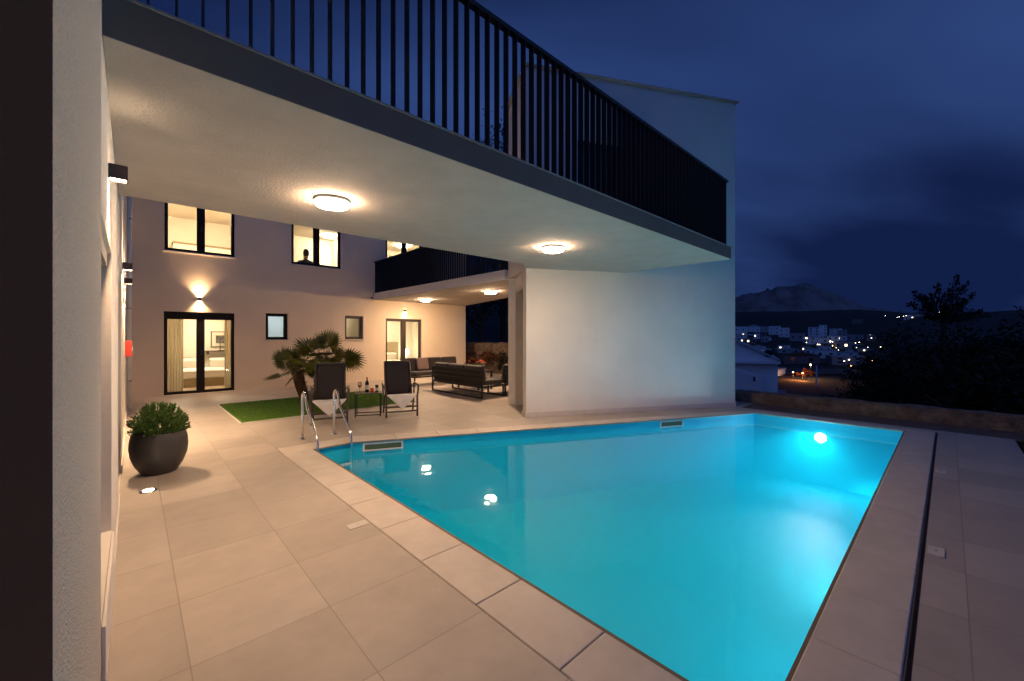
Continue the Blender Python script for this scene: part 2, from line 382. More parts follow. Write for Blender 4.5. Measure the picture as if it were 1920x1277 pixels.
# mountain ridge, several kilometres away
prof = [(1180,590),(1250,578),(1330,570),(1377,562),(1400,556),(1447,548),(1491,543),(1506,538),(1523,541),(1547,550),(1579,560),(1600,570),(1622,580),(1680,588),(1760,592),(1850,596)]
vs = []; fs = []; nx, ny = 120, 26
for j in range(ny):
    v = j/(ny-1); dist = 4200+2600*v; bell = math.sin(PI*min(1, v*1.25))**.8 if v < .8 else 0
    for i in range(nx):
        px = 1180+670*i/(nx-1); top = (631-lerp_t(prof, px))/763*5500
        p = ray(px)*dist
        h = top*bell*(1+.06*noise.noise(Vector((i*.25, j*.4, 0))))+45*noise.noise(Vector((i*.6, j*.8, 3)))*bell
        vs.append((p.x, p.y, h-5 if v in (0, 1) else h))
for j in range(ny-1):
    for i in range(nx-1): a = j*nx+i; fs.append((a, a+1, a+nx+1, a+nx))
M['rock'] = mat('bare_limestone_mountain', (.23, .185, .18), .95, var=(.004, .45))
struct(MB().add(vs, fs).build('mountain', M['rock'], smooth=True))

# ------------------------------------------------------------------ pool
SL = -.474
A = (1.85, 6.185); A2 = (2.44, 6.185); B = (9.60, 2.80); C = (9.62, .485); D = (1.85, .485)
inner = [D, C, B, A2, A]
outer = [(1.50, .150), (9.84, .150), (9.84, 2.90), (2.53, 6.53), (1.50, 6.53)]
pool_holes = [[(1.492, .118), (9.85, .118), (9.85, 2.905), (2.535, 6.538), (1.492, 6.538)]]
mb = MB()
deck_outer = [(-.8, -.70), (10.02, -.70), (10.02, 3.2), (13.5, 3.2), (13.5, 14.6), (-.8, 14.6)]
mb.poly_hole(deck_outer, pool_holes, 0)
n = len(deck_outer)
mb.add([(p[0], p[1], 0) for p in deck_outer]+[(p[0], p[1], -.35) for p in deck_outer], [(i, n+i, n+(i+1) % n, (i+1) % n) for i in range(n)])
h = pool_holes[0]; n = len(h)
mb.add([(p[0], p[1], 0) for p in h]+[(p[0], p[1], -.08) for p in h], [(i, (i+1) % n, n+(i+1) % n, n+i) for i in range(n)])
mb.box(-4, 1.2, -4, -.703, -.35, 0)
struct(mb.build('pavement', M['tile'], weld=False))
# supporting body under deck
mb = MB(); mb.prism([(-.75,-.66),(9.98,-.66),(9.98,3.3),(13.4,3.3),(13.4,14.5),(-.75,14.5)], -5, -1.75)
mb.box(10.0, 10.05, -.8, 3.2, -5, -.36)
mb.box(-.75, 9.99, -.66, -.62, -5, -.352)
struct(mb.build('foundation_wall', mat('retaining_concrete', (.2, .19, .18), .9, var=(1, .2))))

pool = thing('swimming_pool', 'lit turquoise swimming pool with pale stone coping sunk into the tiled deck', 'swimming pool', (5, 3, 0))
PO = (5, 3, 0)
mb = MB(); n = len(inner)
zt, zb = -.032, -1.25
ring = [(inner[i], inner[(i+1) % n]) for i in range(n)]
mb.add([(p[0], p[1], zt) for p in inner]+[(p[0], p[1], zb) for p in inner], [(i, n+i, n+(i+1) % n, (i+1) % n) for i in range(n)])
mb.poly_hole(inner, [], zb)
mb.poly_hole([(1.495, .155), (9.835, .155), (9.835, 2.90), (2.53, 6.525), (1.495, 6.525)], [inner], -.0325)
mb.build('pool_shell', M['shell'], pool, PO)
# coping stones, one mesh, open joints; pool-side edge overhangs with a rounded nose
mb = MB()
def stone(p0, p1, q0, q1, g=.0022):
    """inner edge p0->p1, outer edge q0->q1"""
    p0, p1, q0, q1 = (Vector((*v, 0)) for v in (p0, p1, q0, q1))
    d = (p1-p0).normalized(); p0 += d*g; p1 -= d*g; d2 = (q1-q0).normalized(); q0 += d2*g; q1 -= d2*g
    z0, z1 = -.032, .003
    mb.add([(v.x, v.y, z0) for v in (p0, p1, q1, q0)]+[(v.x, v.y, z1) for v in (p0, p1, q1, q0)],
           [(3,2,1,0),(4,5,6,7),(0,1,5,4),(1,2,6,5),(2,3,7,6),(3,0,4,7)])
ov = .02
ip = [(1.85+ov*0, .485), (9.62, .485), (9.60, 2.80), (2.44, 6.185), (1.85, 6.185)]
# left side X 1.50..1.87
ys = [.485, .62, 1.27, 1.92, 2.56, 3.21, 3.86, 4.51, 5.16, 5.81, 6.185]
for a, b in zip(ys, ys[1:]): stone((1.87, b), (1.87, a), (1.50, b), (1.50, a))
xs = [1.87, 2.0, 2.644, 3.285, 3.93, 4.57, 5.21, 5.86, 6.5, 7.14, 7.79, 8.43, 9.07, 9.60]
for a, b in zip(xs, xs[1:]): stone((a, .50), (b, .50), (a, .150), (b, .150))
stone((1.50, .50), (1.87, .50), (1.50, .150), (1.87, .150))
stone((9.60, .50), (9.60, 1.1), (9.84, .50), (9.84, 1.1)); stone((9.6, .5), (9.84, .5), (9.6, .15), (9.84, .15))
for a, b in ((1.1, 1.7), (1.7, 2.3), (2.3, 2.8)): stone((9.595, a), (9.595, b), (9.84, a), (9.84, b+(.1 if b == 2.8 else 0)))
stone((2.44, 6.17), (1.87, 6.17), (2.53, 6.53), (1.87, 6.53)); stone((1.87, 6.185), (1.5, 6.185), (1.87, 6.53), (1.5, 6.53))
m_ = 12
for i in range(m_):
    a, b = i/m_, (i+1)/m_
    f = lambda t, P, Q: (P[0]+(Q[0]-P[0])*t, P[1]+(Q[1]-P[1])*t)
    stone(f(b, (2.44, 6.17), (9.595, 2.78)), f(a, (2.44, 6.17), (9.595, 2.78)), f(b, (2.53, 6.53), (9.84, 2.90)), f(a, (2.53, 6.53), (9.84, 2.90)))
mb.build('coping', M['coping'], pool, PO, bevel=.008, seg=3)
mb = MB(); mb.poly_hole([(1.49, .14), (9.845, .14), (9.845, 2.91), (2.54, 6.54), (1.49, 6.54)], [[(1.9, .52), (9.58, .52), (9.57, 2.75), (2.45, 6.13), (1.9, 6.13)]], -.006)
mb.build('joint_mortar', M['grout'], pool, PO)
# overflow drain slot: dark channel beside the coping
mb = MB(); mb.poly_hole([(1.4, .06), (9.9, .06), (9.9, .16), (1.4, .16)], [], -.024)
mb.build('drain_channel', mat('dark_channel', (.07, .045, .045), .7), pool, PO)
# water body
WZ = -.135
eps = .003
cx0 = sum(p[0] for p in inner)/5; cy0 = sum(p[1] for p in inner)/5
win = [(p[0]+(cx0-p[0])*.0012, p[1]+(cy0-p[1])*.0012) for p in inner]
mb = MB(); mb.prism(win, zb+.004, WZ)
wat = struct(mb.build('water', M['water']))
# skimmers
def skimmer(p, q, z0, z1):
    p, q = Vector((*p, 0)), Vector((*q, 0)); d = (q-p).normalized(); nn = Vector((-d.y, d.x, 0))
    if nn.dot(Vector((5, 2, 0))-p) < 0: nn = -nn
    mb = MB(); c = (p+q)/2; hl = (q-p).length/2; zc = (z0+z1)/2; hz = (z1-z0)/2
    for sgn in (-1, 1):
        mb.obox(c+Vector((0,0,zc+sgn*(hz-.011)))+nn*.008, d*hl, nn*.008, Vector((0,0,.011)))
        mb.obox(c+d*sgn*(hl-.015)+Vector((0,0,zc))+nn*.0075, d*.015, nn*.0075, Vector((0,0,hz-.022)))
    fr = mb.build('skimmer', M['white_plastic'], pool, PO, bevel=.003)
    mb = MB(); mb.obox(c+Vector((0,0,zc))+nn*.003, d*(hl-.03), nn*.002, Vector((0,0,hz-.022)))
    mb.build('skimmer_flap', mat('skimmer_flap', (.10, .13, .06), .5), fr, PO)
skimmer((2.576, 6.115), (3.12, 5.857), -.16, -.036)
skimmer((7.46, 3.808), (7.95, 3.576), -.165, -.04)
def pool_lamp(c, nn, pw, ang_, lens, r=.068):
    c = Vector(c); nn = Vector(nn); up = Vector((0,0,1)); sd = nn.cross(up)
    def disc(rr, d0, d1):
        mb = MB(); vs = []; n = 24
        for d in (d0, d1):
            for k in range(n): a = 2*PI*k/n; vs.append(c+nn*d+sd*math.cos(a)*rr+up*math.sin(a)*rr)
        fs = [(k, (k+1) % n, n+(k+1) % n, n+k) for k in range(n)]+[tuple(range(n, 2*n)), tuple(reversed(range(n)))]
        return mb.add(vs, fs)
    b = disc(r+.03, .001, .018).build('pool_lamp', M['white_plastic'], pool, PO, weld=True)
    disc(r, .0185, .026).build('lens', M[lens], b, PO, weld=True)
    l_ = bpy.data.lights.new('bulb', 'SPOT'); l_.energy = pw; l_.spot_size = math.radians(ang_); l_.spot_blend = .8; l_.color = (.82, .97, 1); l_.shadow_soft_size = .06
    o = bpy.data.objects.new('bulb', l_); COL.objects.link(o); o.parent = pool; o.location = c+nn*.07-Vector(PO); o.rotation_euler = (nn+Vector((0,0,.06))).to_track_quat('-Z', 'Y').to_euler()
pool_lamp((9.60, 1.66, -.33), (-1, 0, 0), 240, 72, 'poollens')
pool_lamp((6.75, .485, -.38), (0, 1, 0), 12, 42, 'poollens2')
pool_lamp((3.95, .485, -.38), (0, 1, 0), 12, 42, 'poollens2')
# deck outlet plates beside the coping
for i, (cx_, cy__, w, d, rz, lb) in enumerate([(1.34, 3.05, .075, .14, 0, 'small pale rectangular skimmer cover plate in the left deck by the coping'),
                             (4.37, .062, .09, .045, 0, 'larger pale rectangular cover plate in the dark deck on the right, nearer the viewer'),
                             (6.98, .062, .09, .045, 0, 'smaller pale rectangular cover plate in the dark deck on the right, farther away')]):
    if i == 0: cx_, cy__, w, d = 1.400, 3.42, .085, .05
    mb = MB(); mb.box(cx_-w, cx_+w, cy__-d, cy__+d, .001, .006)
    t_ = thing('cover_plate', lb, 'cover plate', (cx_, cy__, 0), 0, 'skimmer cover plates in the deck')
    mb.build('plate', mat('pale_plate', (.56, .53, .49), .5), t_, (cx_, cy__, 0), bevel=.002)
    mb = MB(); mb.lathe([(.006, 0), (.006, .002)], (cx_, cy__, .006), 12); mb.build('screw', M['steel'], t_, (cx_, cy__, 0))

# ------------------------------------------------------------------ pool ladder
ld = thing('pool_ladder', 'polished steel pool ladder with two curved handrails over the near left corner', 'ladder', (2.17, 6.8, 0))
LO = (2.17, 6.8, 0)
for i, X in enumerate((1.93, 2.41)):
    pts = []
    base = Vector((X, 6.84, 0)); pts += [base, base+Vector((0, 0, .3)), base+Vector((0, .01, .58))]
    for k in range(1, 8):
        a = PI*k/8*1.0; pts.append(Vector((X, 6.84-.075+.085*math.cos(a), .62+.11*math.sin(a))))
    pts += [Vector((X, 6.60, .50)), Vector((X, 6.26, .24)), Vector((X, 6.17, .15)), Vector((X, 6.135, .06)), Vector((X, 6.13, -.1)), Vector((X, 6.12, -.40)), Vector((X, 6.10, -.95))]
    MB().tube(pts, .0195, 14).build('handrail', M['steel'], ld, LO, smooth=True)
    MB().lathe([(.05, 0), (.05, .008), (.022, .02)], (X, 6.84, .003), 20).build('foot_flange', M['steel'], ld, LO, smooth=True)
for z in (-.30, -.52, -.74):
    MB().box(1.95, 2.39, 6.06, 6.14, z-.012, z+.012).build('tread', M['white_plastic'], ld, LO, bevel=.006)

# ------------------------------------------------------------------ walls with openings
def wall_open(us, ws, holes, org, du, dn, th, mb=None):
    """us/ws: extents (u0,u1),(w0,w1). holes: (u0,u1,w0,w1). org: point, du: direction along, dn: outward normal. front face at org plane."""
    mb = mb or MB(); U = sorted({*us, *[h[0] for h in holes], *[h[1] for h in holes]}); Wd = sorted({*ws, *[h[2] for h in holes], *[h[3] for h in holes]})
    org, du, dn = Vector(org), Vector(du), Vector(dn)
    def solid(i, j):
        if i < 0 or j < 0 or i >= len(U)-1 or j >= len(Wd)-1: return False
        u, w = (U[i]+U[i+1])/2, (Wd[j]+Wd[j+1])/2
        return not any(h[0] < u < h[1] and h[2] < w < h[3] for h in holes)
    P = lambda u, w, d: org+du*u+Vector((0,0,w))-dn*d
    for i in range(len(U)-1):
        for j in range(len(Wd)-1):
            if not solid(i, j): continue
            a, b, c, d = U[i], U[i+1], Wd[j], Wd[j+1]
            mb.add([P(a,c,0), P(b,c,0), P(b,d,0), P(a,d,0)], [(0,1,2,3)]); mb.add([P(a,c,th), P(b,c,th), P(b,d,th), P(a,d,th)], [(3,2,1,0)])
            for (ii, jj, e) in ((i-1, j, ((a,c),(a,d))), (i+1, j, ((b,d),(b,c))), (i, j-1, ((b,c),(a,c))), (i, j+1, ((a,d),(b,d)))):
                if not solid(ii, jj):
                    (u0, w0), (u1, w1) = e
                    mb.add([P(u0,w0,0), P(u0,w0,th), P(u1,w1,th), P(u1,w1,0)], [(0,1,2,3)])
    return mb

house = thing('two_storey_villa', 'two storey white plaster villa with dark framed lit windows round the patio', 'house', (0, 14.27, 0))
HO = Vector((0, 14.27, 0))
FY = 14.27
DOOR1 = (.61, 2.19, 0.02, 2.28); DOOR2 = (6.89, 8.40, .02, 2.28)
SW1 = (2.986, 3.606, 1.50, 2.32); SW2 = (5.39, 6.036, 1.50, 2.32)
UW1 = (.623, 2.19, 3.92, 5.3); UW2 = (3.70, 5.25, 3.92, 5.3); UD = (6.89, 8.45, 3.2, 5.4)
mb = wall_open((-.1, 10.56), (-.4, 6.4), [DOOR1, DOOR2, SW1, SW2, UW1, UW2, UD], (0, FY, 0), (1,0,0), (0,-1,0), .30)
mb.build('facade_wall', M['facade'], house, HO, weld=True)
# side walls, roof, floor, partitions of the rooms behind the facade
mb = MB()
mb.box(10.26, 10.56, FY+.30, 20, -.4, 6.4); mb.box(-5, -.1, FY, FY+.3, -.4, 6.4)
mb.box(-5, 10.26, 19.7, 20, -.4, 6.4)
mb.build('outer_wall', M['plaster'], house, HO)
MB().box(-5.1, 10.66, FY-.08, 20.1, 6.4, 6.55).build('roof', M['fascia'], house, HO, bevel=.01)
mb = MB()
YB = 17.6
for x in (-.05, 2.86, 5.1, 6.2, 9.9): mb.box(x-.04, x+.04, FY+.3, YB, .03, 2.62)
mb.box(-.01, 9.86, YB, YB+.1, .03, 2.62)
for x in (-.05, 3.0, 6.35, 9.9): mb.box(x-.04, x+.04, FY+.3, YB+.6, 3.12, 5.72)
mb.box(-.01, 9.86, YB+.6, YB+.7, 3.12, 5.72)
mb.box(-.09, 9.94, FY+.3, YB+.7, 2.62, 2.72); mb.box(-.09, 9.94, FY+.3, YB+.7, 5.72, 5.82)
mb.build('room_partition', M['room'], house, HO)
mb = MB(); mb.box(-.09, 9.94, FY+.3, YB+.7, -.1, .03); mb.box(-.09, 9.94, FY+.3, YB+.7, 3.02, 3.12)
mb.build('room_floor', M['room_floor'], house, HO)
mb = MB(); mb.box(2.91, 2.915, FY+.31, YB-.01, .04, 2.61); mb.box(2.92, 5.05, FY+2.2, FY+2.25, .04, 2.61); mb.box(2.915, 5.05, FY+.31, FY+2.2, 2.6, 2.615); mb.box(4.4, 4.45, FY+.31, FY+2.2, .04, 2.6)
mb.build('bathroom_lining', M['room_cool'], house, HO)
# windows
def window(op, kind, mt='frame', y=FY, sill=True, leaves=2, top=.0, rail=.065, dep=.12):
    rail = .03 if leaves == 2 else .04
    x0, x1, z0, z1 = op; mb = MB(); yy0, yy1 = y+dep, y+dep+.07
    f = rail; e = .0015
    mb.box(x0+e, x0+f, yy0, yy1, z0+e, z1-e); mb.box(x1-f, x1-e, yy0, yy1, z0+e, z1-e)
    mb.box(x0+f, x1-f, yy0, yy1, z0+e, z0+f); mb.box(x0+f, x1-f, yy0, yy1, z1-f-top, z1-e)
    sx = f+.0
    if leaves == 2:
        c = (x0+x1)/2; mb.box(c-.045, c+.045, yy0-.012, yy1+.01, z0+f, z1-f-top)
        spans = [(x0+f, c-.045), (c+.045, x1-f)]
    else: spans = [(x0+f, x1-f)]
    for k, (a, b) in enumerate(spans):   # sash frames
        s_ = .046 if leaves == 2 else .05
        q0, q1 = z0+f, z1-f-top
        mb.box(a, a+s_, yy0-.012, yy1+.01, q0, q1); mb.box(b-s_, b, yy0-.012, yy1+.01, q0, q1)
        mb.box(a+s_, b-s_, yy0-.012, yy1+.01, q0, q0+s_); mb.box(a+s_, b-s_, yy0-.012, yy1+.01, q1-s_, q1)
    w = mb.build('glazed_door' if kind == 'door' else 'window', M[mt], house, HO)
    for k, (a, b) in enumerate(spans):
        MB().box(a+.03, b-.03, yy0+.03, yy0+.036, z0+f+.03, z1-f-top-.03).build('pane', M['glass'], w, HO)
    if sill: MB().box(x0-.04, x1+.04, y-.045, y+dep, z0-.035, z0-.002).build('sill', M['sill'], w, HO, bevel=.004)
    hx = (x0+x1)/2+.02 if leaves == 2 else x1-f-.03
    MB().box(hx-.012, hx+.012, yy0-.05, yy0-.013, (z0+z1)/2-.07, (z0+z1)/2+.07).build('handle', M['black'], w, HO, bevel=.004)
    return w
def shift_(w): return w
window(DOOR1, 'door', top=.13, sill=False, rail=.06, dep=.06); window(DOOR2, 'door', mt='bframe', sill=False, top=.03, dep=.06)
MB().box(.57, 2.23, FY-.05, FY+.06, -.002, .019).build('threshold', M['sill'], house, HO, bevel=.003)
MB().box(6.85, 8.44, FY-.05, FY+.06, -.002, .019).build('threshold', M['sill'], house, HO, bevel=.003)
window(SW1, 'w', leaves=1, rail=.05); window(SW2, 'w', mt='bframe', leaves=1, rail=.05)
window(UW1, 'w', rail=.06, dep=.05); window(UW2, 'w', rail=.06, dep=.05); window(UD, 'door', sill=False, rail=.06, dep=.05)
# plinth strip of the facade
# room lamps (parts of the house ceilings)
def room_lamp(x, y, z, m='roomlamp', r=.22):
    t_ = MB().lathe([(r*.9, .0), (r, -.02), (r*.95, -.07), (.001, -.09)][::-1], (x, y, z), 24).build('room_lamp', M[m], house, HO, smooth=True)
room_lamp(1.5, 16.2, 2.617); room_lamp(8.0, 16.4, 2.617); room_lamp(1.5, 15.2, 5.715, r=.4); room_lamp(5.86, 17.2, 5.715); room_lamp(8.9, 16.8, 5.715)
room_lamp(3.7, 15.4, 2.595, 'bathlamp', .16)
room_lamp(5.6, 16.4, 2.6, 'roomlamp', .045)

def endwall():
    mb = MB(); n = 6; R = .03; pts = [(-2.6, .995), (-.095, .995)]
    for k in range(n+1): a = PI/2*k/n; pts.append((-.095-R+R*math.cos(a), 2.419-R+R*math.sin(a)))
    pts.append((-2.6, 2.419)); mb.prism(pts, -.3, 6.4); mb.mi[0] = 1  # near end face takes the plaster with the shade painted in
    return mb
# left wing wall along the side walk (X = -.1), end pillar close to the camera
mb = wall_open((0, 11.85), (-.3, 6.4), [(0, .08, -.3, 2.14), (.08, 1.29, .34, 2.14), (3.05, 4.15, .02, 2.2), (6.2, 7.4, .02, 2.2)], (-.10, 2.42, 0), (0,1,0), (1,0,0), .30)
mb.build('side_wall', M['plaster'], house, HO, weld=True)
endwall().build('end_wall', [M['plaster_rough'], M['end_shade']], house, HO)
for (a, b, z0, z1) in ((2.43, 3.71, .35, 2.14), (5.48, 6.56, .03, 2.19), (8.63, 9.81, .03, 2.19)):
    MB().box(-.46, -.401, a, b, z0, z1).build('recessed_shutter', M['sill'], house, HO)
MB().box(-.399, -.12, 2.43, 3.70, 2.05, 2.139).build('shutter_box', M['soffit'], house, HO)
for (a, b, z) in ((3.72, 5.46, .09), (6.58, 8.6, .09), (2.51, 3.70, .335), (9.83, 14.25, .09)):
    MB().box(-.0985, -.085, a, b, .0, z).build('skirting', M['plaster'], house, HO, bevel=.003)
MB().box(-5, -.401, 2.6, 14.2, -.3, 6.3).build('inner_core', M['room'], house, HO)

# ------------------------------------------------------------------ pool wing at an angle
wing = thing('pool_wing', 'tall windowless white wing with sloping top edge standing beside the pool', 'building', (8, 5, 0)); WO = Vector((8, 5, 0))
P1 = Vector((5.68, 5.68, 0)); P2 = Vector((10.09, 3.33, 0)); wd = (P2-P1).normalized(); wn = Vector((-wd.y, wd.x, 0))   # wn points inward
Lw = (P2-P1).length
bl = Vector((6.50, 7.10, 0)); brr = P2+wn*4.2
d0 = (Lw*.31, Lw*.31+2.2)
# front wall with a dark terrace door upstairs
uD0 = None
def wing_u(px):   # parameter along the front wall seen at px
    d = ray(px); t = (P1.x*wd.y-P1.y*wd.x)/(d.x*wd.y-d.y*wd.x); return (d*t-P1).dot(wd), t
u0, _ = wing_u(1083); u1 = u0+1.45
mb = wall_open((0, Lw), (-.3, 6.93), [(u0, u1, 3.16, 5.62)], P1, wd, -wn, .22)
mb.build('front_wall', M['plaster'], wing, WO, weld=True)
c = P1+wd*(u0+u1)/2+wn*.10
mb = MB(); mb.obox(c+Vector((0,0,4.39)), wd*(u1-u0)/2, wn*.03, Vector((0,0,1.23))); dr = mb.build('terrace_door', M['black'], wing, WO)
mb = MB()
for s_ in (-1, 1): mb.obox(c+wd*s_*(u1-u0)/4-wn*.035+Vector((0,0,4.35)), wd*((u1-u0)/4-.09), wn*.003, Vector((0,0,1.05)))
mb.build('pane', mat('dark_glass', (.01,.01,.012), .05), dr, WO)
# upper end wall (faces the patio), back and right walls, roof
def wallseg(mb, p, q, th, z0, z1):
    p, q = Vector(p), Vector(q); d = (q-p).normalized(); n_ = Vector((-d.y, d.x, 0)); c = (p+q)/2+n_*th/2+Vector((0,0,(z0+z1)/2))
    mb.obox(c, d*(q-p).length/2, n_*th/2, Vector((0,0,(z1-z0)/2)))
mb = MB(); e1 = P1+wn*.221+wd*.002
wallseg(mb, bl, e1, .2, 2.95, 6.9); wallseg(mb, bl+Vector((.22, 0, 0)), bl+Vector((5.0,-.05,0)), .2, 2.95, 6.9)
wallseg(mb, P2+wn*.221, brr, .2, -.3, 6.9); wallseg(mb, (7.6, 6.86, 0), (11.6, 6.86, 0), .2, -.3, 2.945)
mb.build('outer_wall', M['plaster'], wing, WO)
MB().box(6.50, 6.75, 6.85, 7.10, -.1, 2.948).build('corner_column', M['plaster'], wing, WO, bevel=.004)
mb = MB(); wallseg(mb, (6.0, 6.05, 0), (6.55, 6.82, 0), .05, 2.62, 2.94); mb.build('lintel', M['plaster'], wing, WO)
mb = MB(); wallseg(mb, P1-wd*.012+wn*.0, P2+wd*.012, .014, 0, .10)
for v in range(len(mb.v)): mb.v[v] -= wn*.014
wallseg(mb, P1-wd*.012, P1-wd*.012+wn*.25, .01, 0, .10)
mb.build('skirting', M['sill'], wing, WO, bevel=.002)
# roof rim: thin metal cap a little proud of the wall
mb = MB(); rp = [P1-wd*.06-wn*.08, P2+wd*.06-wn*.08, brr+wd*.06, bl+Vector((-.06,.06,0))]
mb.prism([(p.x, p.y) for p in rp], 6.935, 6.96); mb.build('roof_cap', mat('grey_roof_cap', (.5, .5, .5), .6), wing, WO, bevel=.006)

# ------------------------------------------------------------------ terrace slab (covered walkway) and railing
ter = thing('terrace_slab', 'long white cantilevered terrace slab roofing the tiled walk beside the pool', 'terrace', (3.7, 4, 2.95)); TO = Vector((3.7, 4, 2.95))
X1 = 7.62; Z0, Z1 = 2.947, 3.148; Y0, Y1 = 2.58, 5.37
hit = P1+wd*((X1-P1.x)/wd.x)
plan = [(-.098, Y0), (X1, Y0), (hit.x, hit.y-.002)]
hit2 = P1+wd*.0
plan += [(P1.x-.002, P1.y-.002), (5.30, Y1), (-.098, Y1)]
mb = MB()
mb.prism(plan, Z0+.004, Z1)
mb.build('slab', M['fascia'], ter, TO)
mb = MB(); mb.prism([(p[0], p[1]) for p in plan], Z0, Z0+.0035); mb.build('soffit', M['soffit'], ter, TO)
MB().box(-.098, X1+.012, Y0-.012, Y0+.03, Z1+.0005, Z1+.012).build('drip_edge', mat('edge_trim', (.3,.29,.28), .5), ter, TO)
rl = thing('terrace_railing', 'black metal railing of upright flat bars along the terrace above the pool', 'railing', (3.7, Y0+.03, Z1)); RO = rl.location
RT = 4.30
ry = Y0+.045
MB().box(-.09, X1-.08, ry-.031, ry+.031, RT-.035, RT).build('top_rail', M['black'], rl, RO)
MB().box(X1-.125, X1-.08, ry+.032, 4.55, RT-.035, RT).build('top_rail', M['black'], rl, RO)
b0 = MB().box(-.004, .004, -.03, .03, Z1-.06, RT-.035).build('baluster', M['black'], rl)
xs = [.055+.1055*k for k in range(71)]
for i, x in enumerate(xs):
    o = b0 if i == 0 else b0.copy()
    if i: COL.objects.link(o)
    o.location = (x-RO.x, ry-RO.y, -RO.z)
for k in range(17):
    o = b0.copy(); COL.objects.link(o); o.rotation_euler = (0,0,PI/2); o.location = (X1-.1-RO.x, ry+.105*(k+1)-RO.y, -RO.z)

# far balcony over the lounge
fb = thing('lounge_balcony', 'white balcony slab of the villa roofing the lounge corner', 'balcony', (8, 11, 2.93)); FO = Vector((8, 11, 2.93))
plan = [(6.40, 7.101), (8.55, 7.101), (9.30, 10.0), (10.55, FY-.002), (6.40, FY-.002)]
MB().prism(plan, 2.934, 3.17).build('slab', M['plaster'], fb, FO)
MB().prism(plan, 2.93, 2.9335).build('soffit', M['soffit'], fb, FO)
r2 = thing('balcony_railing', 'black metal railing of upright bars on the villa balcony over the lounge', 'railing', (6.44, 10.6, 3.17)); R2 = r2.location
MB().box(6.411, 6.473, 7.12, FY-.01, RT-.02, RT+.015).build('top_rail', M['black'], r2, R2)
b1 = MB().box(-.03, .03, -.004, .004, 3.12, RT-.02).build('baluster', M['black'], r2)
for k in range(67):
    o = b1 if k == 0 else b1.copy()
    if k: COL.objects.link(o)
    o.location = (6.442-R2.x, 7.18+.1055*k-R2.y, -R2.z)

# ------------------------------------------------------------------ lamps
def ceiling_light(x, y, z, r, m, label):
    t_ = thing('ceiling_light', label, 'ceiling light', (x, y, z), 0, 'round opal lights under the slabs')
    MB().lathe([(r*1.0, -.03), (r*1.02, -.0005)], (0,0,0), 32).build('rim', M['white_plastic'], t_, smooth=True)
    MB().lathe([(.001, -.078), (r*.6, -.074), (r*.88, -.062), (r*.97, -.045), (r*.97, -.0305)], (0,0,0), 32).build('diffuser', M[m], t_, smooth=True)
ceiling_light(1.44, 4.14, Z0, .165, 'lamp', 'round glowing ceiling light under the terrace slab, nearest the left wall')
ceiling_light(4.63, 4.06, Z0, .165, 'lamp', 'round glowing ceiling light under the terrace slab near the white pool wing')
ceiling_light(7.70, 12.80, 2.93, .165, 'lampf', 'round glowing ceiling light under the balcony close to the villa facade')
ceiling_light(7.69, 9.16, 2.93, .165, 'lampf', 'round glowing ceiling light under the balcony above the corner sofa')
def spot(parent, loc, down, power, ang, blend=.5, col=WARM, rad=.03):
    l_ = bpy.data.lights.new('bulb', 'SPOT'); l_.energy = power; l_.spot_size = math.radians(ang); l_.spot_blend = blend; l_.color = col; l_.shadow_soft_size = rad
    o = bpy.data.objects.new('bulb', l_); COL.objects.link(o); o.parent = parent; o.location = loc
    o.rotation_euler = (0, 0, 0) if down else (PI, 0, 0)
def cube_lamp(x, y, z, nrm, label, up=True, s=.05, pw=18, upw=10, ang=105, bl=.5):
    """box wall lamp, z is its underside, nrm the direction away from the wall"""
    t_ = thing('wall_lamp', label, 'wall lamp', (x, y, z), 0, 'small dark up and down wall lamps')
    c = Vector(nrm)*s
    mb = MB()
    for (a0, a1, b0_, b1_) in ((-s, s, -s, -s+.006), (-s, s, s-.006, s), (-s, -s+.006, -s+.006, s-.006), (s-.006, s, -s+.006, s-.006)):
        mb.box(c.x+a0, c.x+a1, c.y+b0_, c.y+b1_, 0, 2*s)
    mb.build('housing', M['bframe'], t_)
    MB().box(c.x-s+.007, c.x+s-.007, c.y-s+.007, c.y+s-.007, .008, .014).build('lens', M['lens'], t_)
    spot(t_, (c.x, c.y, .004), True, pw, ang, bl)
    if up:
        MB().box(c.x-s+.007, c.x+s-.007, c.y-s+.007, c.y+s-.007, 2*s-.014, 2*s-.008).build('lens', M['lens'], t_)
        spot(t_, (c.x, c.y, 2*s-.004), False, upw, ang, bl)
cube_lamp(-.0995, 3.27, 2.50, (1,0,0), 'box shaped wall lamp on the left wall just under the terrace slab', up=False, s=.04, pw=36)
cube_lamp(-.0995, 7.70, 2.51, (1,0,0), 'box shaped wall lamp on the left wall, middle of the three there', pw=220, upw=60)
cube_lamp(-.0995, 9.70, 2.51, (1,0,0), 'box shaped wall lamp on the left wall, farthest of the three there', pw=220, upw=60)
cube_lamp(1.366, FY, 2.60, (0,-1,0), 'small wall lamp throwing light up and down above the patio door with curtains', s=.04, pw=75, upw=95, ang=112, bl=1)
cube_lamp(7.65, FY, 2.56, (0,-1,0), 'small wall lamp shining down above the bedroom door behind the lounge', up=False, s=.04, pw=26, ang=110)
g_ = thing('ground_light', 'round recessed ground light glowing in the tiles before the potted shrub', 'ground light', (.12, 5.65, 0))
MB().lathe([(.075, 0), (.075, .004), (.055, .007)], (0,0,.0005), 24).build('rim', M['steel'], g_, smooth=True)
MB().lathe([(.045, .0), (.045, .004), (.001, .006)], (0,0,.0065), 24).build('lens', M['glens'], g_)
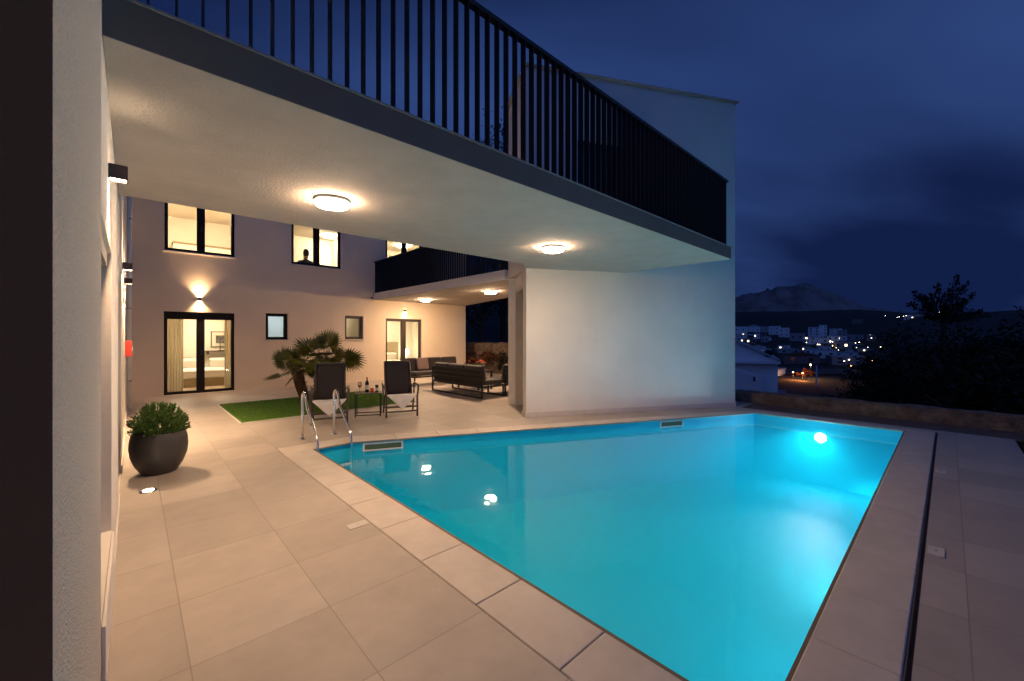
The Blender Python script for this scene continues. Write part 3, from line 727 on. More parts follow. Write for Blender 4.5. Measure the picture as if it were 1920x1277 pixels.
# security camera under the slab corner
sc_ = thing('security_camera', 'tiny black security camera under the slab beside the wing corner', 'camera', (5.95, 6.0, 2.90))
MB().lathe([(.03,-.03),(.035,0),(.02,.03)], (0,0,0), 16).build('housing', M['black'], sc_, smooth=True)
MB().bar((0,0,.02), (.0,.03,.047), .012, .012).build('bracket', M['black'], sc_)
sc2 = thing('security_camera', 'tiny black security camera at the lower front corner of the balcony', 'camera', (6.33, FY-.05, 3.0))
MB().lathe([(.03,-.03),(.04,0),(.02,.03)], (0,0,0), 16).build('housing', M['black'], sc2, smooth=True)
MB().bar((0,0,.0), (.0,.05,.0), .012, .012).build('bracket', M['black'], sc2)
# downpipe and red sign on left wall
dp = thing('downpipe', 'white rainwater pipe running down the left wall near the villa corner', 'pipe', (-.05, 12.4, 0))
MB().tube([(0,0,.0),(0,0,2.9),(-.0,0,6.2)], .04, 14).build('pipe', M['white_plastic'], dp, smooth=True)
for z in (.6, 2.2, 4.2): MB().lathe([(.046,0),(.046,.03)], (0,0,z), 14).build('bracket', M['steel'], dp)
rs_ = thing('fire_box', 'small red box fixed on the left wall beside the pipe', 'box', (-.099, 10.6, 1.22))
MB().box(0,.09,-.1,.1,0,.30).build('casing', M['red'], rs_, bevel=.008); MB().box(.0905,.1,-.04,.04,.11,.17).build('handle', M['white_plastic'], rs_)

# ------------------------------------------------------------------ lawn
tf = MB(); tf.box(1.47, 5.06, 8.86, 11.58, .001, .018)
o = tf.build('lawn', M['lawn']); struct(o)
# short blades of turf
mb = MB(); r_ = random.Random(3)
vs = []; fs = []
for k in range(26000):
    x = r_.uniform(1.49, 5.04); y = r_.uniform(8.88, 11.56); a = r_.uniform(0, 2*PI); h_ = r_.uniform(.014, .026); w = .004
    dx, dy = math.cos(a)*w, math.sin(a)*w; b = len(vs); lx, ly = r_.uniform(-.01, .01), r_.uniform(-.01, .01)
    vs += [(x-dx, y-dy, .018), (x+dx, y+dy, .018), (x+lx, y+ly, .018+h_)]; fs.append((b, b+1, b+2))
struct(MB().add(vs, fs).build('grass', M['lawn']), 'stuff')
e_ = MB()
e_.box(1.43, 5.10, 8.82, 8.858, .001, .014); e_.box(1.43, 5.10, 11.582, 11.62, .001, .014); e_.box(1.43, 1.468, 8.858, 11.582, .001, .014); e_.box(5.062, 5.10, 8.858, 11.582, .001, .014)
struct(e_.build('kerb', M['sill']))

# ------------------------------------------------------------------ potted shrub
PL = Vector((.232, 6.36, 0))
ps = thing('potted_shrub', 'round clipped box shrub in a dark egg shaped pot', 'potted plant', PL)
prof = [(.145, 0), (.165, .012), (.22, .10), (.258, .21), (.27, .31), (.264, .40), (.247, .475), (.242, .483), (.232, .478), (.24, .40), (.24, .36), (.001, .36)]
MB().lathe(prof, (0,0,0), 56).build('pot', M['pot'], ps, smooth=True)
MB().lathe([(.225, .38), (.225, .44), (.001, .45)], (0,0,0), 24).build('soil', M['soil'], ps)
def leafball(mb, c, R, n, size, r_, zmin=-1, sq=1, shell=.55):
    for _ in range(n):
        while True:
            d = Vector((r_.gauss(0,1), r_.gauss(0,1), r_.gauss(0,1))).normalized()
            if d.z > zmin: break
        rr = R*(shell+(1-shell)*r_.random()**.5)*(1+.10*noise.noise(d*3.1)+.07*noise.noise(d*9))
        p = Vector(c)+Vector((d.x*rr, d.y*rr, d.z*rr*sq))
        ax = (d+Vector((r_.uniform(-.7,.7), r_.uniform(-.7,.7), r_.uniform(-.2,.9)))).normalized()
        sd = ax.cross(Vector((r_.uniform(-1,1), r_.uniform(-1,1), r_.uniform(-1,1)))).normalized(); nn = ax.cross(sd)
        l_ = size*r_.uniform(.7, 1.3); w = l_*.26
        mb.add([p, p+ax*l_*.45+sd*w+nn*w*.3, p+ax*l_, p+ax*l_*.45-sd*w+nn*w*.3], [(0,1,2),(0,2,3)])
mb = MB(); r_ = random.Random(5)
for k in range(210):   # sprigs
    a = r_.uniform(0, 2*PI); ph = math.acos(r_.uniform(-.12, 1)); d = Vector((math.sin(ph)*math.cos(a), math.sin(ph)*math.sin(a), math.cos(ph)))
    Rk = .25*(1+.10*noise.noise(d*2.5)); tip = Vector((d.x*Rk*1.06, d.y*Rk*1.06, .52+d.z*Rk*1.1)); root = Vector((d.x*.1, d.y*.1, .44))
    mb.tube([root, (root+tip)/2, tip], .002, 3, False)
    for j in range(34):
        t = .5+.55*j/34; p = root.lerp(tip, t)
        ax = ((tip-root).normalized()*1.0+Vector((r_.uniform(-1,1), r_.uniform(-1,1), r_.uniform(-.6,1)))*.9).normalized()
        sd = ax.cross(Vector((r_.uniform(-1,1), r_.uniform(-1,1), r_.uniform(-1,1)))).normalized(); nn = ax.cross(sd)
        l_ = r_.uniform(.022, .037); w = l_*.25
        mb.add([p, p+ax*l_*.45+sd*w+nn*w*.4, p+ax*l_, p+ax*l_*.45-sd*w+nn*w*.4], [(0,1,2),(0,2,3)])
mb.build('foliage', M['box_leaf'], ps)

# ------------------------------------------------------------------ fan palm
PP = Vector((3.35, 10.9, .018))
pm = thing('fan_palm', 'clumping fan palm with brown fibrous trunks growing on the lawn', 'palm', PP)
def trunk(pts, r0, r1):
    mb = MB(); n = 14; P = [Vector(p) for p in pts]; Q = []
    for i in range(n+1):
        t = i/n*(len(P)-1); k = min(int(t), len(P)-2); Q.append(P[k].lerp(P[k+1], t-k))
    rr = [(r0+(r1-r0)*i/n)*(1.0+.0*i) for i in range(n+1)]
    mb.tube(Q, .1, 12, True, rr)
    r_ = random.Random(9)
    for i in range(170):   # old leaf bases
        t = r_.random(); k = t*n; q = Q[int(k)].lerp(Q[min(int(k)+1, n)], k-int(k)); a = r_.uniform(0, 2*PI); R = r0+(r1-r0)*t
        d = Vector((math.cos(a), math.sin(a), 0)); p = q+d*R*.9; tip = p+d*.055+Vector((0,0,.075)); s_ = Vector((-d.y, d.x, 0))*.022
        mb.add([p-s_, p+s_, tip], [(0,1,2)]); mb.add([p-s_+Vector((0,0,.03)), p+s_+Vector((0,0,.03)), tip], [(2,1,0)])
    return mb
trunk([(-.22,-.06,0), (-.34,-.1,.35), (-.42,-.12,.72)], .11, .13).build('trunk', M['palm_trunk'], pm)
trunk([(.1,0,0), (.15,.02,.45), (.22,0,.98)], .13, .15).build('trunk', M['palm_trunk'], pm)
def frond(root, az, el, plen, fr, r_, droop=.15):
    d = Vector((math.cos(az)*math.cos(el), math.sin(az)*math.cos(el), math.sin(el)))
    pe = MB(); mid = Vector(root)+d*plen*.55+Vector((0,0,.02)); end = Vector(root)+d*plen+Vector((0,0,-droop*plen*.3))
    pe.tube([root, mid, end], .008, 5, True, [.011, .008, .006])
    ax = (d+Vector((0,0,-.25*math.cos(el)))).normalized()
    sd = ax.cross(Vector((0,0,1)))
    if sd.length < .1: sd = Vector((1,0,0))
    sd.normalize(); up = sd.cross(ax).normalized()
    tw = r_.uniform(-1.2,1.2); sd, up = sd*math.cos(tw)+up*math.sin(tw), up*math.cos(tw)-sd*math.sin(tw)
    mb = MB(); n = 21; spread = 2.15
    for k in range(n):
        a = -spread+2*spread*k/(n-1)
        ld_ = (ax*math.cos(a)+sd*math.sin(a)).normalized(); l_ = fr*(1-.28*abs(a)/spread)*r_.uniform(.93, 1.05)
        wv = ld_.cross(up).normalized(); pr = None
        cup = up*.22
        cols = []
        for (t, w) in ((.04, .006), (.35, .021), (.62, .020), (1.0, .003)):
            c = end+ld_*l_*t+cup*l_*t*t*.9+Vector((0,0,-.14*l_*t*t*t))
            cols.append((c-wv*w-up*.0, c+up*(-.010 if w > .01 else 0), c+wv*w))
        for q in range(3):
            a0, b0_, c0 = cols[q]; a1, b1_, c1 = cols[q+1]
            mb.add([a0, b0_, c0, a1, b1_, c1], [(0,1,4,3),(1,2,5,4)])
    return pe, mb
r_ = random.Random(21)
fan_root = [(Vector((-.42,-.12,.74)), 14, .44, .38, 1), (Vector((.24,0,.98)), 25, .52, .42, 0)]
for root, cnt, pl, fr, s_ in fan_root:
    for k in range(cnt):
        az = 2*PI*k*.381966*1.0+s_; el = .0+1.25*((k*.618) % 1)
        if k % 5 == 4: el = -.05
        pe, lf = frond(root+Vector((math.cos(az), math.sin(az), 0))*.06, az, el, pl*r_.uniform(.8,1.15), fr*r_.uniform(.9,1.1), r_)
        po_ = lf.build('leaf_fan', M['palm_leaf'], pm)
        pe.build('leaf_stalk', M['petiole'], po_, smooth=True)

# ------------------------------------------------------------------ reclining sling chairs, towel, side table
def make_chair():
    t_ = thing('lounge_chair', '', 'chair', (0,0,0), 0, 'reclining sling chairs by the pool')
    w = .30
    # local frame: +y is the back, -y the front (faces the pool)
    for s_ in (-1, 1):
        x = s_*w
        MB().bar((x, -.30, 0), (x, -.30, .40), .035, .045, (0,1,0)).build('leg', M['chair_frame'], t_, bevel=.006)
        MB().bar((x*1.0, .30, 0), (x, .12, .40), .032, .04, (0,1,0)).build('leg', M['chair_frame'], t_, bevel=.006)
        mb = MB(); mb.tube([(x, -.29, .40), (x*1.05, -.30, .50), (x*1.08, -.27, .585), (x*1.1, -.2, .61), (x*1.1, .22, .63), (x*1.08, .27, .60)], .019, 8)
        mb.build('armrest', M['chair_frame'], t_, smooth=True)
        MB().bar((x*1.04, .20, .40), (x*1.08, .24, .62), .03, .03, (0,1,0)).build('arm_post', M['chair_frame'], t_, bevel=.005)
    for (y, z) in ((-.30, .11), (-.30, .20), (.25, .12)): MB().bar((-w+.018, y, z), (w-.018, y, z), .03, .03).build('stretcher', M['chair_frame'], t_, bevel=.004)
    mb = MB()
    for s_ in (-1, 1): mb.bar((s_*(w-.035), -.33, .41), (s_*(w-.035), .20, .355), .03, .03)
    mb.bar((-w+.05, -.325, .41), (w-.05, -.325, .41), .03, .03); mb.build('seat_frame', M['chair_frame'], t_, bevel=.004)
    mb = MB(); vs = []; fs = []; nu, nv = 6, 8
    for j in range(nv+1):
        for i in range(nu+1):
            u = -1+2*i/nu; v = j/nv; x = u*(w-.048); y = -.32+.53*v; z = .41-.055*v-.03*(1-u*u)*math.sin(PI*v)
            vs.append((x, y, z))
    for j in range(nv):
        for i in range(nu): a = j*(nu+1)+i; fs.append((a, a+1, a+nu+2, a+nu+1))
    o = mb.add(vs, fs).build('seat_sling', M['sling'], t_, smooth=True); s2 = o.modifiers.new('solid', 'SOLIDIFY'); s2.thickness = .006
    # back
    b0v = Vector((0, .22, .375)); b1v = Vector((0, .50, 1.06)); 
    mb = MB()
    for s_ in (-1, 1): mb.tube([b0v+Vector((s_*(w-.035),0,0)), b1v+Vector((s_*(w-.035),0,0))], .015, 8)
    mb.tube([b1v+Vector((-w+.035,0,0)), b1v+Vector((w-.035,0,0))], .015, 8)
    mb.build('back_frame', M['chair_frame'], t_, smooth=True)
    vs = []; fs = []; nv = 8; nrm = Vector((0, .93, -.36))
    for j in range(nv+1):
        for i in range(nu+1):
            u = -1+2*i/nu; v = .02+.98*j/nv; p = b0v.lerp(b1v, v)+Vector((u*(w-.04), 0, 0))+nrm*.03*(1-u*u)*math.sin(PI*v)
            vs.append(p)
    for j in range(nv):
        for i in range(nu): a = j*(nu+1)+i; fs.append((a, a+1, a+nu+2, a+nu+1))
    o = MB().add(vs, fs).build('back_sling', M['sling'], t_, smooth=True); s2 = o.modifiers.new('solid', 'SOLIDIFY'); s2.thickness = .006
    mb = MB()
    for s_ in (-1, 1): mb.bar((s_*(w-.03), .30, .56), (s_*w*1.08, .235, .605), .014, .02)
    mb.build('hinge', M['steel'], t_)
    return t_
ch = make_chair()
ang = math.atan2(-.466, .885)
c1 = Vector((2.73, 7.97, 0)); c2 = Vector((4.03, 7.70, 0)); cang = ang+.13
ch.location = c1; ch.rotation_euler = (0,0,cang); ch['label'] = 'dark sling lounge chair with towel directly behind the pool ladder'
ch2 = dup(ch, c2, cang, 'dark sling lounge chair with towel right of the small wine table')
def towel(loc, rz, label, seed):
    r_ = random.Random(seed); vs = []; fs = []
    n = 14
    # cloth square laid corner-forward: part on the seat, corner hanging over the front edge
    for j in range(n+1):
        for i in range(n+1):
            u, v = i/n-.5, j/n-.5; s_ = .47
            x = (u-v)*s_; y0_ = (u+v)*s_   # diamond, y0_ from -.41..+.41
            x = max(-.285, min(.285, x))
            y = y0_+.0
            if y > .10: y = .10-(y-.10)*.2     # folded under at the back
            edge = -.355
            yl = y-.16
            if yl < edge: z = .425-(edge-yl)*1.0; yy = edge-.012+.01*math.sin(x*30+seed)
            else: z = .432-.055*(yl+.33)/.53+.004*math.sin(x*25)+(.012 if y0_ > .1 else 0); yy = yl
            vs.append((x, yy, z+.004*r_.random()))
    for j in range(n):
        for i in range(n): a = j*(n+1)+i; fs.append((a, a+1, a+n+2, a+n+1))
    o = MB().add(vs, fs).build('towel', M['towel'], smooth=True); s2 = o.modifiers.new('solid', 'SOLIDIFY'); s2.thickness = .009; s2.offset = 1
    q = o.modifiers.new('sub', 'SUBSURF'); q.levels = 1; q.render_levels = 1
    o.location = loc; o.rotation_euler = (0,0,rz); tag(o, label, 'towel', 'white towels on the sling chairs')
towel(c1, cang, 'white towel hanging as a triangle from the chair behind the pool ladder', 1)
towel(c2, cang, 'white towel hanging as a triangle from the chair right of the wine table', 2)
tb = thing('side_table', 'small square dark metal side table between the two sling chairs', 'side table', (3.50, 8.02, 0), ang)
for sx in (-1, 1):
    for sy in (-1, 1): MB().bar((sx*.235, sy*.16, 0), (sx*.235, sy*.16, .45), .02, .02, (0,1,0)).build('leg', M['black'], tb)
MB().box(-.25, .25, -.175, .175, .4505, .468).build('table_top', M['chair_frame'], tb, bevel=.004)
for sy in (-1, 1): MB().bar((-.225, sy*.16, .035), (.225, sy*.16, .035), .018, .018).build('stretcher', M['black'], tb)
TM = Matrix.Translation((3.50, 8.02, 0)) @ Matrix.Rotation(ang, 4, 'Z')
def at(x, y, z=.4685): return TM @ Vector((x, y, z))
def wine_bottle(loc, label, s=1):
    t_ = thing('wine_bottle', label, 'bottle', loc)
    MB().lathe([(.034*s,0),(.037*s,.006),(.037*s,.185*s),(.030*s,.21*s),(.0145*s,.235*s),(.0135*s,.29*s)], (0,0,0), 20).build('body', M['bottle'], t_, smooth=True)
    MB().lathe([(.0148*s,.262*s),(.0155*s,.305*s),(.001,.306*s)], (0,0,0), 16).build('cap', M['redglass'], t_)
    MB().lathe([(.0375*s,.06*s),(.0375*s,.15*s)], (0,0,0), 20).build('label', M['label'], t_)
wine_bottle(at(-.03, .02), 'dark wine bottle with pale label on the small table between the chairs')
def glass(loc, label, grp, drink=True):
    t_ = thing('wine_glass', label, 'glass', loc, 0, grp)
    MB().lathe([(.034,0),(.034,.003),(.005,.008),(.004,.09),(.02,.10),(.036,.13),(.038,.16),(.031,.205)], (0,0,0), 20).build('bowl', M['drink'], t_, smooth=True)
    MB().lathe([(.012,.101),(.030,.128),(.031,.14),(.001,.141)], (0,0,0), 16).build('wine', M['redglass'], t_, smooth=True)
glass(at(-.17, .03), 'stemmed wine glass on the small table left of the bottle', 'wine glasses outdoors')
cj = thing('candle_jar', 'short red glass candle jar on the small table right of the bottle', 'candle', at(.07, -.02))
MB().lathe([(.03,0),(.034,.01),(.034,.085),(.030,.085),(.030,.02),(.001,.02)], (0,0,0), 20).build('jar', M['redglass'], cj, smooth=True)
MB().lathe([(.025,.021),(.025,.05),(.001,.05)], (0,0,0), 14).build('wax', M['label'], cj)
tj = thing('dark_jar', 'tall dark lidded jar at the right end of the small table', 'jar', at(.16, .0))
MB().lathe([(.03,0),(.032,.005),(.032,.12)], (0,0,0), 20).build('jar', M['bottle'], tj, smooth=True)
MB().lathe([(.033,.1205),(.033,.145),(.001,.146)], (0,0,0), 20).build('lid', M['black'], tj)
MB().lathe([(.0325,.03),(.0325,.09)], (0,0,0), 20).build('label', M['label'], tj)

# ------------------------------------------------------------------ lounge set under the balcony
def cush(mb, x0, x1, y0, y1, z0, z1): mb.box(x0, x1, y0, y1, z0, z1)
def sofa_frame(t_, x0, x1, y0, y1, back, seat_z=.30, back_z=.74, arm=.62):
    """back in ('-x','-y','+y'): the side carrying the backrest"""
    mb = MB(); w = .04
    corners = [(x0,y0),(x1,y0),(x1,y1),(x0,y1)]
    def hi(c):
        x, y = c
        return back_z if ((back == '-x' and x == x0) or (back == '-y' and y == y0) or (back == '+y' and y == y1)) else seat_z+.02
    for c in corners:
        MB().bar((c[0], c[1], .0), (c[0], c[1], hi(c)), w, w, (0,1,0)).build('leg', M['black'], t_, t_.location, bevel=.004)
    for i in range(4):
        a, b = corners[i], corners[(i+1) % 4]; A_, B_ = Vector((*a, 0)), Vector((*b, 0)); d = (B_-A_).normalized()*.021
        mb.bar(A_+d+Vector((0,0,seat_z)), B_-d+Vector((0,0,seat_z)), w, .05)
        mb.bar(A_+d+Vector((0,0,.02)), B_-d+Vector((0,0,.02)), .034, .036) if i in (1, 3) else None
        if hi(a) == back_z and hi(b) == back_z:
            for z in (back_z-.02, .60, .48): mb.bar(A_+d+Vector((0,0,z)), B_-d+Vector((0,0,z)), w*.8, .045)
    mb.build('frame', M['black'], t_, t_.location, bevel=.003)
    i_ = .03
    bx = {'-x': (x0+i_, x0+i_+.012, y0+i_, y1-i_), '-y': (x0+i_, x1-i_, y0+i_, y0+i_+.012), '+y': (x0+i_, x1-i_, y1-i_-.012, y1-i_)}[back]
    MB().box(*bx, seat_z+.0, back_z-.05).build('back_panel', M['sling'], t_, t_.location)
s1 = thing('corner_sofa', 'black framed corner sofa seen from behind with dark grey cushions', 'sofa', (6.54, 8.1, 0))
sofa_frame(s1, 6.53, 7.25, 8.12, 10.46, '-x'); SO = s1.location
for (a, b) in ((8.16, 9.3), (9.32, 10.43)): MB().box(6.62, 7.26, a, b, .33, .46).build('seat_cushion', M['cushion'], s1, SO, bevel=.04, seg=4)
for (a, b) in ((8.2, 8.92), (8.95, 9.68), (9.71, 10.43)):
    mb = MB(); mb.obox((6.65, (a+b)/2, .64), (.075, 0, .015), (0, (b-a)/2, 0), (-.04, 0, .20)); mb.build('back_cushion', M['cushion'], s1, SO, bevel=.05, seg=4)
s3 = thing('armless_sofa', 'black framed sofa half hidden behind the white column, back to the pool', 'sofa', (8.0, 8.1, 0))
sofa_frame(s3, 7.33, 8.9, 8.12, 8.84, '-y'); O3 = s3.location
for (a, b) in ((7.36, 8.1), (8.12, 8.87)):
    MB().box(a, b, 8.2, 8.86, .33, .46).build('seat_cushion', M['cushion'], s3, O3, bevel=.04, seg=4)
    mb = MB(); mb.obox(((a+b)/2, 8.24, .64), ((b-a)/2, 0, 0), (0, .075, .015), (0, -.04, .20)); mb.build('back_cushion', M['cushion'], s3, O3, bevel=.05, seg=4)
s2_ = thing('garden_sofa', 'black framed sofa facing the pool on the far side of the coffee table', 'sofa', (7.6, 12.0, 0))
sofa_frame(s2_, 6.55, 8.6, 11.55, 12.3, '+y'); O2 = s2_.location
for (a, b) in ((6.6, 7.25), (7.27, 7.92), (7.94, 8.57)):
    MB().box(a, b, 11.56, 12.2, .33, .46).build('seat_cushion', M['cushion'], s2_, O2, bevel=.04, seg=4)
    mb = MB(); mb.obox(((a+b)/2, 12.17, .66), ((b-a)/2, 0, 0), (0, .075, -.015), (0, .04, .22)); mb.build('back_cushion', M['cushion'], s2_, O2, bevel=.05, seg=4)
pc = MB(); pc.obox((7.1, 12.02, .69), (.22, 0, 0), (0, .06, -.01), (0, .05, .2)); o = pc.build('scatter_cushion', M['cushion2'], bevel=.05, seg=4)
tag(o, 'pale pink scatter cushion leaning on the far sofa', 'cushion')
ct = thing('coffee_table', 'low black outdoor coffee table between the sofas with flowers and bottles', 'table', (7.75, 10.0, 0)); CO = ct.location
for (x, y) in ((7.5, 9.5), (8.0, 9.5), (8.0, 10.5), (7.5, 10.5)): MB().bar((x,y,0), (x,y,.545), .045, .045, (0,1,0)).build('leg', M['black'], ct, CO)
MB().box(7.45, 8.05, 9.45, 10.55, .546, .575).build('table_top', M['chair_frame'], ct, CO, bevel=.004)
# flowers: ray at px 912 meets table
fl = thing('flower_vase', 'vase with a round bunch of red flowers on the coffee table', 'flowers', (7.66, 9.62, .5755))
MB().lathe([(.05,0),(.06,.02),(.045,.12),(.06,.17)], (0,0,0), 20).build('vase', M['drink'], fl, smooth=True)
mb = MB(); r_ = random.Random(4)
for k in range(18): a = r_.uniform(0,2*PI); mb.tube([(0,0,.02), (math.cos(a)*.03, math.sin(a)*.03, .16), (math.cos(a)*.10, math.sin(a)*.10, .22)], .004, 4)
for k in range(60):
    a = r_.uniform(0,2*PI); q = r_.uniform(.05,.16); p = Vector((math.cos(a)*q, math.sin(a)*q, r_.uniform(.15,.24))); d = Vector((math.cos(a), math.sin(a), .3))*.06; s_ = Vector((-math.sin(a), math.cos(a), 0))*.015
    mb.add([p, p+d*.5+s_, p+d, p+d*.5-s_], [(0,1,2,3)])
mb.build('stems', M['box_leaf'], fl)
for m_i in range(2):
    mb = MB()
    for k in range(24):
        a = r_.uniform(0,2*PI); q = .17*math.sqrt(r_.random()); c = Vector((math.cos(a)*q, math.sin(a)*q, .29-.9*q*q/.17*.5+r_.uniform(-.01,.02)))
        for j in range(9):
            b_ = 2*PI*j/9+r_.random(); d = Vector((math.cos(b_), math.sin(b_), .5)).normalized()*.034; s_ = Vector((-math.sin(b_), math.cos(b_), 0))*.016
            mb.add([c, c+d*.6+s_, c+d, c+d*.6-s_], [(0,1,2,3)])
    mb.build('petals', M['flower' if m_i == 0 else 'flower2'], fl)
wine_bottle((7.62, 10.1, .5755), 'dark bottle standing on the coffee table left of the red flowers', .95)
glass((7.55, 9.86, .5755), 'stemmed glass on the coffee table close to the red flowers', 'wine glasses outdoors')
glass((7.62, 10.32, .5755), 'stemmed glass on the coffee table farthest from the red flowers', 'wine glasses outdoors')

# ------------------------------------------------------------------ things inside the lit rooms
def curtain(x0, x1, y, z0, z1, label, waves=6, amp=.035):
    vs = []; fs = []; n = waves*8
    for i in range(n+1):
        x = x0+(x1-x0)*i/n; yy = y+amp*math.sin(2*PI*waves*i/n)
        vs += [(x, yy, z0), (x+.01*math.sin(i), yy*1.0, z1)]
    for i in range(n): fs.append((2*i, 2*i+2, 2*i+3, 2*i+1))
    o = MB().add(vs, fs).build('curtain', M['curtain'], smooth=True); s_ = o.modifiers.new('s', 'SOLIDIFY'); s_.thickness = .004
    tag(o, label, 'curtain', 'curtains behind the patio door')
curtain(.68, 1.05, FY+.42, .04, 2.5, 'sheer curtain gathered at the left side behind the patio door')
curtain(2.0, 2.3, FY+.42, .04, 2.5, 'sheer curtain gathered at the right side behind the patio door')
def bed(x0, x1, y0, y1, label, head='+y', hb=True):
    t_ = thing('bed', label, 'bed', ((x0+x1)/2, (y0+y1)/2, .03)); o_ = t_.location
    MB().box(x0, x1, y0, y1, .032, .28).build('bed_base', M['headboard'], t_, o_, bevel=.01)
    MB().box(x0+.02, x1-.02, y0+.02, y1-.02, .281, .55).build('mattress', M['bedding'], t_, o_, bevel=.06, seg=4)
    if hb: MB().box(x0-.15, x1+.15, y1+.003, y1+.08, .032, 1.35).build('headboard', M['headboard'], t_, o_, bevel=.01)
    n = 2
    for k in range(n):
        c = x0+(x1-x0)*(k+.5)/n
        mb = MB(); mb.obox((c, y1-.2, .70), ((x1-x0)/n*.42, 0, 0), (0, .07, .03), (0, -.04, .16)); mb.build('pillow', M['bedding'], t_, o_, bevel=.07, seg=5)
bed(1.0, 2.7, 15.9, 17.5, 'low bed seen through the curtained patio door on the left', hb=False)
bed(7.2, 8.9, 15.6, 17.45, 'white made bed with headboard behind the lounge side glass door')
bt = thing('bedside_table', 'small bedside table right of the white bed', 'table', (9.35, 17.2, .03)); bo = bt.location
MB().box(9.15, 9.6, 17.0, 17.5, .034, .60).build('cabinet', M['headboard'], bt, bo, bevel=.006); MB().box(9.3, 9.45, 16.98, 16.999, .4, .42).build('handle', M['steel'], bt, bo)
bl_ = thing('bedside_lamp', 'glowing white bedside lamp on the table beside the white bed', 'lamp', (9.3, 17.2, .6005))
MB().lathe([(.07,0),(.07,.01),(.012,.02),(.012,.2)], (0,0,0), 16).build('base', M['steel'], bl_, smooth=True)
MB().lathe([(.13,.2),(.13,.21),(.10,.42),(.09,.42)], (0,0,0), 24).build('lamp_shade', M['bedlamp'], bl_, smooth=True)
pf = thing('framed_picture', 'framed dark print hanging in the curtained room', 'picture', (2.35, YB-.03, 1.5)); fo = pf.location
MB().box(2.0, 2.72, YB-.035, YB-.004, 1.22, 1.78).build('frame', M['wood'], pf, fo)
MB().box(2.03, 2.69, YB-.042, YB-.036, 1.25, 1.75).build('mount', M['paper'], pf, fo); MB().box(2.14, 2.58, YB-.048, YB-.043, 1.36, 1.64).build('print', M['art'], pf, fo)
sh = thing('wall_shelf', 'narrow wooden shelf under the framed print', 'shelf', (2.2, YB-.1, 1.1)); so = sh.location
MB().box(1.7, 2.8, YB-.28, YB-.002, 1.08, 1.11).build('board', M['wood'], sh, so); MB().box(1.9, 1.93, YB-.2, YB-.002, .98, 1.079).build('bracket', M['wood'], sh, so)
dl = thing('desk_lamp', 'thin dark arched table lamp on the shelf below the print', 'lamp', (2.25, YB-.16, 1.1105))
MB().tube([(0,0,.0),(0,0,.3),(.03,0,.42),(.12,0,.46),(.2,0,.40)], .012, 8).build('stem', M['black'], dl, smooth=True); MB().lathe([(.06,0),(.06,.012)], (0,0,0), 16).build('base', M['black'], dl)
cb = thing('long_cabinet', 'pale wall cabinet with dark top seen in the left upstairs window', 'cabinet', (2.2, 17.9, 4.0)); co = cb.location
MB().box(1.0, 2.9, 17.75, 18.19, 3.125, 4.74).build('carcass', M['room'], cb, co); MB().box(.98, 2.92, 17.72, 18.19, 4.742, 4.80).build('top', M['headboard'], cb, co)
sk = thing('glass_counter', 'pale bar counter behind the upstairs balcony door', 'counter', (8, 15.1, 3.12)); ko = sk.location
MB().box(6.9, 9.0, 14.95, 15.3, 3.125, 4.60).build('base', M['room'], sk, ko); MB().box(6.88, 9.02, 14.92, 15.33, 4.602, 4.63).build('top', M['sill'], sk, ko)
for k in range(4):
    t_ = MB().lathe([(.03,0),(.006,.01),(.006,.08),(.04,.12),(.035,.17)], (7.30+.15*k, 15.05, 4.6305), 10).build('goblet', M['wood'], smooth=True)
    tag(t_, ['leftmost', 'second from left', 'third from left', 'rightmost'][k]+' dark goblet of the row on the upstairs counter', 'goblet', 'row of goblets upstairs')
# person upstairs: seated near the window, seen from behind; one continuous body grown on a skeleton
def skin_body(name, joints, edges, mat_, root=0, sub=2):
    me = bpy.data.meshes.new(name); me.from_pydata([j[0] for j in joints], edges, []); me.materials.append(mat_)
    o = bpy.data.objects.new(name, me); COL.objects.link(o)
    md = o.modifiers.new('skin', 'SKIN'); md.use_smooth_shade = True
    for i, j in enumerate(joints):
        me.skin_vertices[0].data[i].radius = j[1]; me.skin_vertices[0].data[i].use_root = (i == root)
    s_ = o.modifiers.new('sub', 'SUBSURF'); s_.levels = sub; s_.render_levels = sub
    return o
PX = Vector((4.34, 15.0, 3.03))
J = [((0,0,.50),(.17,.13)), ((0,.0,.66),(.16,.12)), ((0,.0,.86),(.19,.12)), ((0,.0,.98),(.17,.10)), ((0,.01,1.07),(.06,.06)), ((0,.0,1.16),(.072,.085)), ((0,-.005,1.26),(.075,.095)), ((0,-.01,1.33),(.045,.055)),
     ((-.2,.0,.97),(.065,.065)), ((-.27,-.02,.72),(.048,.048)), ((-.22,.18,.60),(.036,.036)), ((-.17,.30,.60),(.03,.018)),
     ((.2,.0,.97),(.065,.065)), ((.27,-.02,.72),(.048,.048)), ((.22,.18,.60),(.036,.036)), ((.17,.30,.60),(.03,.018)),
     ((-.1,.08,.47),(.085,.085)), ((-.12,.48,.48),(.062,.062)), ((-.12,.48,.08),(.042,.042)), ((-.12,.62,.03),(.04,.03)),
     ((.1,.08,.47),(.085,.085)), ((.12,.48,.48),(.062,.062)), ((.12,.48,.08),(.042,.042)), ((.12,.62,.03),(.04,.03))]
E = [(0,1),(1,2),(2,3),(3,4),(4,5),(5,6),(6,7),(3,8),(8,9),(9,10),(10,11),(3,12),(12,13),(13,14),(14,15),(0,16),(16,17),(17,18),(18,19),(0,20),(20,21),(21,22),(22,23)]
pe = thing('person', 'person in a dark top seated behind the upstairs window, seen from behind', 'person', PX)
bd = skin_body('body', J, E, M['cloth']); bd.parent = pe
